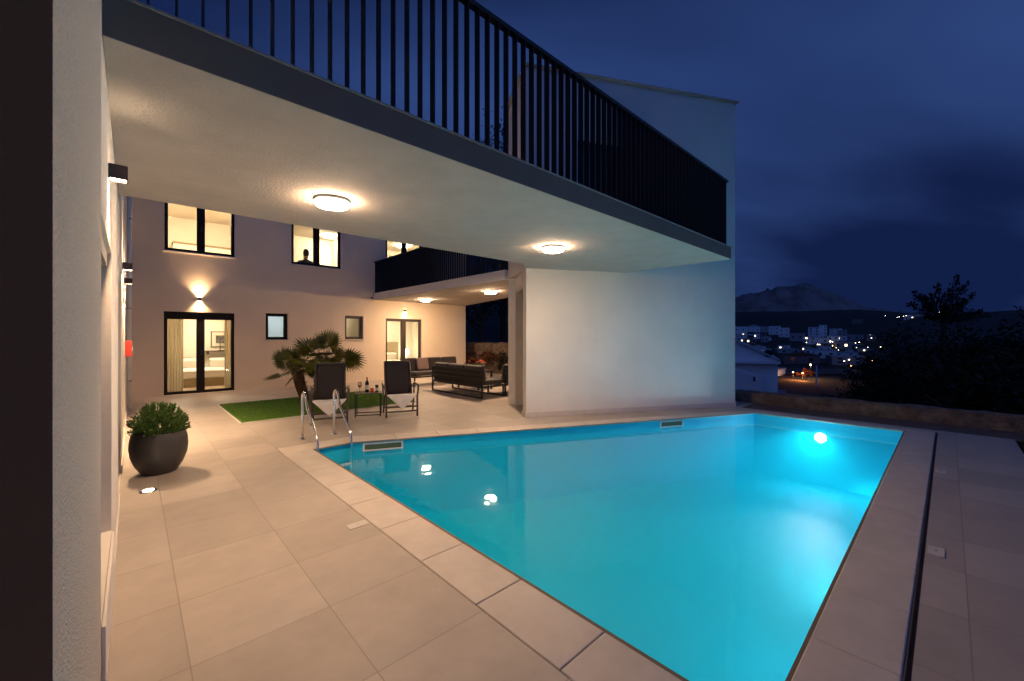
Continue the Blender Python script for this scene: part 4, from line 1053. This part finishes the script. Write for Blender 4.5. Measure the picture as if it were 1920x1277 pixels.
# fingers
for s_ in (-1, 1):
    for k in range(5):
        x = s_*(.17+(-.028+.014*k)); b = (x, .32, .60)
        ln = (.05, .062, .068, .062, .05)[k]
        if k == (0 if s_ > 0 else 4): b = (s_*.142, .29, .60)
        f_ = skin_body('finger', [(b,(.009,.009)), ((b[0], b[1]+ln*.6, .598),(.008,.008)), ((b[0], b[1]+ln, .585),(.0065,.0065))], [(0,1),(1,2)], M['skin'], 0, 1); f_.parent = pe
MB().lathe([(.001,.135),(.05,.125),(.085,.07),(.094,.0),(.088,-.06),(.07,-.09),(.03,-.10)][::-1], (0,-.018,1.265), 20, .86, 1.0).build('hair', M['hair'], pe, smooth=True)
pe.scale = (1.12, 1.12, 1.12)
st = thing('stool', 'wooden stool carrying the seated person upstairs', 'stool', PX)
MB().lathe([(.18,.0),(.18,.03)], (0,0,.37), 20).build('seat', M['wood'], st)
for a in range(4): MB().bar((.15*math.cos(a*PI/2+.78), .15*math.sin(a*PI/2+.78), .003), (.11*math.cos(a*PI/2+.78), .11*math.sin(a*PI/2+.78), .37), .03, .03, (0,1,0)).build('leg', M['wood'], st)

# ------------------------------------------------------------------ stone walls at the plot edge
M['stone'] = mat('rough_stone', (.17, .125, .095), .95, bump=(9, 1.0, .08, 8), var=(5, .45))
def stone_wall(p, q, th, z0, z1, label, seg=.16, amp=.03, name='stone_wall'):
    p, q = Vector((*p, 0)), Vector((*q, 0)); d = (q-p); Lg = d.length; d.normalize(); nn = Vector((-d.y, d.x, 0)); n = int(Lg/seg)
    prof = [(0, z0), (0, z0+(z1-z0)*.33), (0, z0+(z1-z0)*.66), (0, z1), (th*.5, z1+.01), (th, z1), (th, z0)]
    vs = []; fs = []
    for i in range(n+1):
        for k, (o_, z) in enumerate(prof):
            b = p+d*Lg*i/n; w = noise.noise_vector(Vector((i*.6, k*1.3, z0)))*amp
            if 0 < k < 6: vs.append(b+nn*o_+Vector((0,0,z))+w)
            else: vs.append(b+nn*o_+Vector((0,0,z)))
    m = len(prof)
    for i in range(n):
        for k in range(m-1): a = i*m+k; fs.append((a, a+m, a+m+1, a+1))
    fs.append(tuple(range(m))); fs.append(tuple(reversed(range(n*m, n*m+m))))
    o = MB().add(vs, fs).build(name, M['stone'], smooth=False); tag(o, label, 'wall')
stone_wall((10.92, 3.6), (10.92, -3.5), .34, -3, .25, 'low rough stone parapet along the far end of the pool deck')
stone_wall((11.3, 15.2), (12.6, 7.5), .5, -.4, 1.31, 'rough brown stone garden wall behind the lounge', amp=.06)
mb = MB(); mb.box(10.055, 10.9, -3.5, 3.19, -.5, -.012); struct(mb.build('path', mat('gravel_strip', (.13,.10,.085), .95, bump=(60,1,.02,5), var=(12,.3))))

# ------------------------------------------------------------------ trees and shrubs
def crown(mb, c, R, clumps, leaves, size, r_, sq=.8):
    for k in range(clumps):
        d = Vector((r_.gauss(0,1), r_.gauss(0,1), r_.gauss(0,1)*.8)).normalized(); q = R*r_.uniform(.35, .9)
        p = Vector(c)+Vector((d.x*q, d.y*q, d.z*q*sq)); rr = R*r_.uniform(.22, .42)
        for _ in range(leaves):
            e = Vector((r_.gauss(0,1), r_.gauss(0,1), r_.gauss(0,1))).normalized()*rr*r_.random()**.45
            o = p+Vector((e.x, e.y, e.z*.75)); ax = Vector((r_.uniform(-1,1), r_.uniform(-1,1), r_.uniform(-.4,1))).normalized(); sd = ax.cross(Vector((r_.uniform(-1,1), r_.uniform(-1,1), r_.uniform(-1,1)))).normalized()
            s_ = size*r_.uniform(.6, 1.4); mb.add([o, o+ax*s_*.5+sd*s_*.25, o+ax*s_, o+ax*s_*.5-sd*s_*.25], [(0,1,2,3)])
def tree(loc, hgt, R, label, seed, leafm='tree_leaf', clumps=34, leaves=55, size=.22, grp='dark trees around the plot', name='tree'):
    r_ = random.Random(seed); t_ = thing(name, label, 'tree', loc, 0, grp)
    mb = MB(); top = hgt-R*.9
    mb.tube([(0,0,-.5), (r_.uniform(-.1,.1)*R, r_.uniform(-.1,.1)*R, top*.5), (r_.uniform(-.2,.2)*R, 0, top)], .2, 8, True, [.05*hgt*.5, .035*hgt*.5, .02*hgt*.5])
    for k in range(6):
        a = r_.uniform(0, 2*PI); z = top*r_.uniform(.6, 1); mb.tube([(0,0,z), (math.cos(a)*R*.4, math.sin(a)*R*.4, z+R*.35), (math.cos(a)*R*.7, math.sin(a)*R*.7, z+R*.6)], .04, 5, True, [.09, .05, .02])
    mb.build('trunk', M['bark'], t_)
    mb = MB(); crown(mb, (0,0,top+R*.25), R, clumps, leaves, size, r_); mb.build('crown', M[leafm], t_)
def gt(px, y, dist):   # a tree whose top is seen at (px, y) and which stands `dist` away
    p = ray(px)*dist; e = elev(p.x, p.y); top = H+(631-y)/763*dist
    return Vector((p.x, p.y, e)), top-e
TR = [(1905,596,16,2.6),(1840,606,20,3.0),(1765,612,24,3.4),(1700,640,24,2.8),(1655,668,26,2.4),(1880,640,12,2.0),(1800,655,16,2.6),(1720,690,18,2.4),(1850,700,11,1.8),(1775,735,13,1.8),(1690,735,18,2.0),(1640,705,30,2.2)]
names = ['at the far right edge of the view','second from the right edge on the skyline','below the sparse skyline tree','left of the sparse skyline tree','at the left end of the dark mass','low at the right edge','in the middle of the dark mass','behind the end of the parapet','closest to the right deck edge','just beyond the stone parapet','left of the parapet end, beside the town','standing next to the lit orange road']
for i, ((px, y, ds, R), nm) in enumerate(zip(TR, names)):
    loc, hg = gt(px, y, ds); tree(loc, max(hg, R*1.5), R, 'black leafy night tree '+nm, 40+i)
# sparse tree against the sky: airy upright sprays
loc, hg = gt(1770, 520, 30); r_ = random.Random(77)
sp = thing('tree', 'sparse tree with ragged leafy sprays standing up against the night sky', 'tree', loc, 0, 'dark trees around the plot')
tips = [(1795,520),(1812,533),(1758,538),(1745,556),(1822,556),(1805,566),(1715,552),(1728,556),(1708,572),(1770,575),(1835,585),(1850,592),(1780,545),(1735,580),(1765,592),(1812,590),(1740,596),(1790,598)]
mbt = MB(); mbl = MB(); root = Vector((0,0,0))
hub = Vector((0,0, H+(631-600)/763*30-loc.z))
mbt.tube([root-Vector((0,0,.5)), hub*.5+Vector((.2,0,0)), hub], .2, 8, True, [.3,.22,.16])
for (px, y) in tips:
    dd = 30+r_.uniform(-1.2, 1.2); p = ray(px, y)*dd; tp = Vector((p.x, p.y, H+p.z))-loc
    base = hub.lerp(tp, .35)+Vector((0,0,-.2)); mbt.tube([hub, base, tp], .04, 5, True, [.07,.045,.015])
    for j in range(130):
        t = r_.uniform(.35, 1.04); c = hub.lerp(tp, t); rr = .42*(1.05-t)*1.3+.10
        e = Vector((r_.gauss(0,1), r_.gauss(0,1), r_.gauss(0,1)))*rr*.55; o = c+e
        ax = ((tp-hub).normalized()+Vector((r_.uniform(-.7,.7), r_.uniform(-.7,.7), r_.uniform(-.3,.9)))).normalized(); sd = ax.cross(Vector((r_.uniform(-1,1), r_.uniform(-1,1), r_.uniform(-1,1)))).normalized()
        s_ = r_.uniform(.14,.3); mbl.add([o, o+ax*s_*.5+sd*s_*.24, o+ax*s_, o+ax*s_*.5-sd*s_*.24], [(0,1,2,3)])
mbt.build('trunk', M['bark'], sp); mbl.build('crown', M['tree_leaf'], sp)
# trees behind lounge and behind facade
for i, (px, y, ds, R, nm) in enumerate([(900,480,24,3.2,'behind the stone wall left of the column'),(948,450,27,3.5,'behind the stone wall close to the column'),(948,247,33,4.0,'showing between the terrace bars beside the wing'),(860,470,30,3.4,'just right of the villa corner')]):
    p = ray(px)*ds; e = elev(p.x, p.y); top = H+(631-y)/763*ds
    tree(Vector((p.x, p.y, e)), top-e, R, 'dark bushy tree '+nm, 90+i, 'tree_leaf2')
# creepers and bushes along the garden wall
for i, (t, z, rr) in enumerate([(.05,.9,.5),(.2,1.1,.45),(.33,1.0,.5),(.5,.6,.45)]):
    p = Vector((11.15,15.0,0)).lerp(Vector((12.4,7.6,0)), t); mb = MB(); r_ = random.Random(i)
    crown(mb, (0,0,z*.6), rr, 12, 40, .12, r_); t_ = thing('shrub', ['rusty leaved shrub against the stone wall nearest the villa corner','rusty leaved shrub second along the stone wall','green shrub third along the stone wall behind the sofa','green shrub hidden low beside the column'][i], 'shrub', (p.x-.2, p.y, 0), 0, 'shrubs before the garden wall')
    mb.build('foliage', M['redleaf' if i < 2 else 'tree_leaf2'], t_)
    MB().tube([(0,0,0),(0,0,z*.5)], .02, 5).build('stem', M['bark'], t_)
# reddish shrub at the right deck edge
t_ = thing('shrub', 'rust brown shrub poking up at the far right deck edge', 'shrub', (9.75, -1.05, -1.0)); mb = MB(); crown(mb, (0,0,.95), .42, 14, 40, .10, random.Random(8)); mb.build('foliage', M['redleaf'], t_); MB().tube([(0,0,-3),(0,0,.8)], .02, 5).build('stem', M['bark'], t_)
# hedge bushes just below the terrace
for i, (px, y, ds, R) in enumerate([(1404,738,24,.9),(1500,736,21,1.3),(1560,738,21,1.4),(1612,745,20,1.3),(1450,748,22,.9)]):
    loc, hg = gt(px, y, ds); tree(loc, max(hg, 2), R, ['small dark bush before the near white house','round dark bush below the parapet, under the lamp pole','wide dark bush below the middle of the parapet','dark bush below the parapet beside the parking area','low dark bush between near house and lamp pole'][i], 60+i, 'tree_leaf2', 16, 50, .16, 'bushes below the parapet', 'bush')

# ------------------------------------------------------------------ town
M['hw'] = mat('white_house_wall', (.84, .84, .84), .85, var=(.5, .06)); M['hg'] = mat('grey_house_wall', (.36, .34, .36), .9, var=(.5, .1)); M['hd'] = mat('dim_house_wall', (.18, .16, .17), .9)
M['tiles'] = mat('dark_roof_tiles', (.10, .055, .045), .9, var=(1, .3)); M['pale_roof'] = mat('pale_roof', (.45, .45, .48), .9)
M['dwin'] = mat('dark_far_window', (.02, .025, .04), .15)
def town_house(px, yt, yb, wpx, wm, gable, label, lit=(), rows=2, dist=None, roofm='tiles', depth=8, winc=None):
    g = ray_ground(px, yb) if dist is None else None
    if dist is None:
        if g is None: return
        dist = g.dot(FWD)
    else:
        p = ray(px)*dist; g = Vector((p.x, p.y, H-(yb-631)/763*dist))
    s_ = dist/763; w = wpx*s_; hh = (yb-yt)*s_; dirn = ray(px); ang_ = math.atan2(dirn.x, dirn.y)
    t_ = thing('town_house', label, 'house', g, -ang_+rnd.uniform(-.25, .25), 'houses of the town below')
    wallh = hh*(.72 if gable else 1)
    MB().box(-w/2, w/2, 0, depth, -3, wallh).build('wall', M[wm], t_)
    if gable:
        mb = MB(); e = .3
        mb.add([(-w/2-e,-e,wallh+.01),(w/2+e,-e,wallh+.01),(w/2+e,depth+e,wallh+.01),(-w/2-e,depth+e,wallh+.01),(0,-e,hh),(0,depth+e,hh)], [(0,1,4),(2,3,5),(0,4,5,3),(1,2,5,4),(3,2,1,0)])
        mb.build('roof', M[roofm], t_)
    else:
        MB().box(-w/2-.15, w/2+.15, -.15, depth+.15, wallh+.01, wallh+.35).build('roof', M['pale_roof'], t_)
    nc = winc or max(2, int(w/4)); k = 0
    for r in range(rows):
        for c in range(nc):
            x = -w/2+w*(c+.5)/nc; z = wallh*(r+.35)/rows; hw = min(w/nc*.16, .55); hz = min(wallh/rows*.2, .6)
            MB().box(x-hw, x+hw, -.06, -.003, z, z+2*hz).build('window', M['winlit' if k in lit else 'dwin'], t_); k += 1
HS = [(1387,613,632,22,'hw',0,'with a lit corner, at the left beside the wing wall',(1,),2),(1412,610,624,22,'hw',1,'with pitched roof, second from the wing wall',(),1),(1432,614,624,16,'hg',0,'low and grey right of the pitched roof one',(),1),
 (1451,612,628,17,'hw',0,'mid height, left of the one with lit corner lamps',(),2),(1470,615,632,17,'hw',0,'beside the two stacked lamps',(),2),(1494,626,637,22,'hg',0,'dim and low between the hill houses and the towers',(),1),
 (1526,614,634,18,'hw',0,'shaped as a tall block, left one of the towers',(),4),(1543,610,634,12,'hw',0,'shaped as a narrow tall block, second tower',(),4),(1565,617,634,16,'hw',0,'shaped as a tall block, third tower',(),4),(1579,620,637,13,'hg',0,'shaped as a grey block right of the third tower',(),3),
 (1599,629,639,24,'hg',0,'long and grey, rightmost under the dark hill',(),1),(1518,632,644,20,'hw',0,'low white in front of the left tower',(2,),2),(1539,632,644,26,'hw',1,'with wide pitched roof in front of the second tower',(),1),(1562,631,644,18,'hw',0,'low white in front of the third tower',(0,),2),
 (1579,642,654,23,'hg',0,'grey amid the amber lamps',(1,),1),(1521,655,667,20,'hw',0,'small bright white in the middle of the town',(),1),(1548,657,672,33,'hw',0,'wide blue white with a row of small dark windows',(),1),(1481,653,664,38,'hg',1,'with broad pale roof behind the dark roofed one',(),1),
 (1503,661,682,56,'hd',1,'with big dark tiled roof above the lit yard',(),1),(1584,662,670,36,'hw',0,'flat white terrace house upper right',(),1),(1592,670,684,52,'hg',0,'long with pale terraces above the road',(),2),(1444,696,706,20,'hw',0,'tiny white garage beside the near house',(),1),
 (1608,600,608,16,'hd',0,'dim on the dark hill',(),1)]
for (px, yt, yb, wp, wm, gb, nm, lit, rows) in HS:
    town_house(px, yt, yb, wp, wm, gb, 'far town house '+nm, lit, rows, roofm='pale_roof' if px in (1412,1539,1481) else 'tiles')
town_house(1722, 590, 600, 40, 'hw', 0, 'long white building with bright lamps on the ridge under the sparse tree', (1, 3), 1, 420, winc=5)
town_house(1885, 590, 596, 52, 'hg', 0, 'long pale flat roof on the ridge at the far right', (), 1, 480, winc=6)
r_ = random.Random(31); hl = ['first','second','third','fourth','fifth','sixth','seventh','eighth','ninth','tenth','eleventh','twelfth','thirteenth','fourteenth','fifteenth','sixteenth','seventeenth','eighteenth','nineteenth','twentieth','twenty-first','twenty-second','twenty-third','twenty-fourth','twenty-fifth','twenty-sixth','twenty-seventh','twenty-eighth']
hp = sorted((r_.uniform(1384, 1636), r_.uniform(630, 666), r_.uniform(8, 19), r_.uniform(5, 9)) for _ in range(28))
for k, (px, yb, wp, hp_) in enumerate(hp):
    town_house(px, yb-hp_, yb, wp, ['hw', 'hg', 'hw', 'hw', 'hd'][k % 5], k % 3 == 0, 'small town house, %s from the left of those scattered between the bigger ones' % hl[k], (0,) if k % 3 == 1 else (), 1, roofm='tiles' if k % 2 else 'pale_roof')
# near white house with asymmetric gable
nh = thing('neighbour_house', 'nearest white house with sloping roofs beyond the wing corner', 'house', ray(1400)*44+Vector((0,0,-8)), 0)
nh.rotation_euler = (0, 0, -math.atan2(ray(1400).x, ray(1400).y)); k_ = 44/763
def zy(y): return H-(y-631)*k_+8
def xx(px): return (px-1400)*k_
mb = MB(); pr = [(xx(1340), 0), (xx(1449), 0), (xx(1449), zy(674)), (xx(1378), zy(640)), (xx(1340), zy(640))]
mb.add([(x, 0, z) for x, z in pr]+[(x, 9, z) for x, z in pr], [(0,1,2,3,4),(9,8,7,6,5)]+[(i, 5+i, 5+(i+1) % 5, (i+1) % 5) for i in range(5)]); mb.build('wall', M['hw'], nh, weld=True)
MB().box(xx(1340), xx(1452), -1.2, -.003, zy(680), zy(676)).build('balcony', M['hw'], nh)
mb = MB(); mb.add([(xx(1378), -.35, zy(640)+.05), (xx(1452), -.35, zy(676)+.05), (xx(1452), 9.2, zy(676)+.05), (xx(1378), 9.2, zy(640)+.05), (xx(1378), -.35, zy(640)+.25), (xx(1452), -.35, zy(676)+.2), (xx(1452), 9.2, zy(676)+.2), (xx(1378), 9.2, zy(640)+.25)], [(3,2,1,0),(4,5,6,7),(0,1,5,4),(1,2,6,5),(2,3,7,6),(3,0,4,7)]); mb.build('roof', M['pale_roof'], nh)
mb = MB(); pr = [(xx(1340), 0), (xx(1425), 0), (xx(1425), zy(702)), (xx(1378), zy(688)), (xx(1340), zy(688))]
mb.add([(x, -2.6, z) for x, z in pr]+[(x, -1.25, z) for x, z in pr], [(0,1,2,3,4),(9,8,7,6,5)]+[(i, 5+i, 5+(i+1) % 5, (i+1) % 5) for i in range(5)]); mb.build('annex_wall', M['hw'], nh, weld=True)
MB().box(xx(1410), xx(1413), -2.64, -2.603, zy(710), zy(702)).build('window', M['dwin'], nh)
MB().lathe([(.4,0),(.4,.04)], (0,0,0), 16).build('round_window', M['dwin'], nh).matrix_local = Matrix.Translation((xx(1434), -.06, zy(662))) @ Matrix.Rotation(PI/2, 4, 'X')
# garden wall and yard beside it
tag(MB().box(xx(1433)+0, xx(1487), 0, .3, 0, 1.6).build('yard_wall', M['hg']), 'long grey blue yard wall right of the near white house', 'wall').matrix_world = Matrix.Translation(ray(1400)*62+Vector((0,0,-7.9))) @ Matrix.Rotation(nh.rotation_euler[2], 4, 'Z')
# street lamps
def lamp_at(px, y, m, r, hgt=None, dist=None, nm=''):
    if dist is None:
        g = ray_ground(px, y+5)
        if g is None: return None
        dist = g.dot(FWD)
    p = ray(px, y)*dist; P = Vector((p.x, p.y, H+p.z)); e = elev(p.x, p.y)
    t_ = thing('street_lamp', nm, 'street lamp', (P.x, P.y, e), 0, 'lit street lamps in the town')
    hh = max(P.z-e, 1.5)
    MB().tube([(0,0,-.5),(0,0,hh-r*.5)], .06+dist*.0002, 6).build('pole', M['black'], t_)
    MB().lathe([(.001,-r),(r*.7,-r*.7),(r,0),(r*.7,r*.7),(.001,r)], (0,0,hh), 10).build('lantern', M[m], t_, smooth=True)
    return t_
LM = [(1392,615,'w'),(1475,617,'y'),(1475,623,'y'),(1518,636,'w'),(1512,642,'w'),(1557,641,'w'),(1561,641,'y'),(1566,642,'w'),(1581,643,'w'),(1593,643,'y'),(1604,643,'y'),(1611,642,'w'),(1609,647,'w'),(1606,652,'w'),(1627,652,'w'),(1553,672,'w'),(1591,659,'w'),(1585,657,'y'),(1568,653,'y'),(1561,649,'y'),(1592,679,'w'),(1583,682,'y'),(1633,680,'y'),(1660,592,'w'),(1682,595,'w'),(1686,594,'w'),(1694,593,'y'),(1699,592,'w'),(1761,592,'w'),(1804,594,'w'),(1817,593,'w'),(1632,628,'w'),(1634,634,'w'),(1651,652,'y'),(1533,646,'w'),(1546,650,'y'),(1572,657,'w'),(1598,664,'y'),(1620,655,'y')]
cn = {'w':'white', 'y':'amber'}
def where(px, y):
    if y < 600: base = 'on the dark ridge'
    elif y < 630: base = 'among the houses under the hill'
    elif y < 655: base = 'in the dense lights amid the town'
    else: base = 'above the orange lit road'
    return base
LM.sort()
zone = {}
for q in LM: zone.setdefault((q[2], where(q[0], q[1])), []).append(q)
ORD = ['leftmost', 'second from left', 'third from left', 'fourth from left', 'fifth from left', 'sixth from left', 'seventh from left', 'eighth from left', 'ninth from left', 'tenth from left', 'eleventh from left', 'twelfth from left']
for (c_, wh), qs in zone.items():
    for i, (px, y, _c) in enumerate(qs):
        lamp_at(px, y, 'town_'+c_, .20 if y < 650 else .13, dist=410 if y < 600 else None, nm='%s of the %s points of light %s' % (ORD[i], cn[c_], wh))
# pole lamps near the yard, with light on the ground
def real_lamp(px, y, dist, power, col, label, r=.13):
    t_ = lamp_at(px, y, 'town_o' if col[1] < .5 else 'town_y', r, dist=dist, nm=label)
    hh = (H+(631-y)/763*dist)-t_.location.z
    l_ = bpy.data.lights.new('bulb', 'POINT'); l_.energy = power; l_.color = col; l_.shadow_soft_size = .3; o = bpy.data.objects.new('bulb', l_); COL.objects.link(o); o.parent = t_; o.location = (0,0,hh-r*1.6)
real_lamp(1520, 684, 85, 350, (1,.55,.25), 'tallest amber street lamp over the lit yard', .16)
real_lamp(1487, 703, 82, 260, (1,.3,.08), 'low orange lamp at the left of the lit yard')
real_lamp(1505, 706, 80, 320, (1,.35,.1), 'low orange lamp glowing by the round lit bush')
real_lamp(1596, 697, 105, 500, (1,.3,.08), 'orange lamp at the left end of the lit road', .13)
real_lamp(1616, 696, 108, 500, (1,.3,.08), 'orange lamp in the middle of the lit road', .13)
real_lamp(1636, 695, 110, 1000, (1,.3,.08), 'orange lamp by the glowing tree right of the road', .13)
loc, hg = gt(1510, 700, 82); tree(loc, max(hg, 2.2), 1.3, 'round bush glowing orange in the lit yard', 200, 'redleaf', 14, 40, .25, None, 'bush')
loc, hg = gt(1634, 680, 113); tree(loc, max(hg, 3), 2.2, 'small tree glowing orange beside the lit road', 201, 'redleaf', 14, 40, .4, None)
pl = thing('flag_pole', 'tall pale pole standing right of the lit yard', 'pole', ray(1531)*70+Vector((0,0,elev(*(ray(1531)*70).xy))))
MB().tube([(0,0,0),(0,0,H-(687-631)/763*70-pl.location.z)], .10, 8).build('shaft', M['hw'], pl); MB().box(-.5,.1,-.05,.05,H-(687-631)/763*70-pl.location.z+.005,H-(687-631)/763*70-pl.location.z+.12).build('arm', M['hw'], pl)
# road with the orange light
rdm = mat('asphalt', (.06, .058, .06), .8, var=(.3, .2))
vs = []; fs = []
for i in range(41):
    px = 1440+210*i/40
    for dd in (92, 112):
        p = ray(px)*dd; vs.append((p.x, p.y, max(elev(p.x, p.y), -7.6)+.25))
for i in range(40): fs.append((2*i, 2*i+2, 2*i+3, 2*i+1))
struct(MB().add(vs, fs).build('road', rdm))
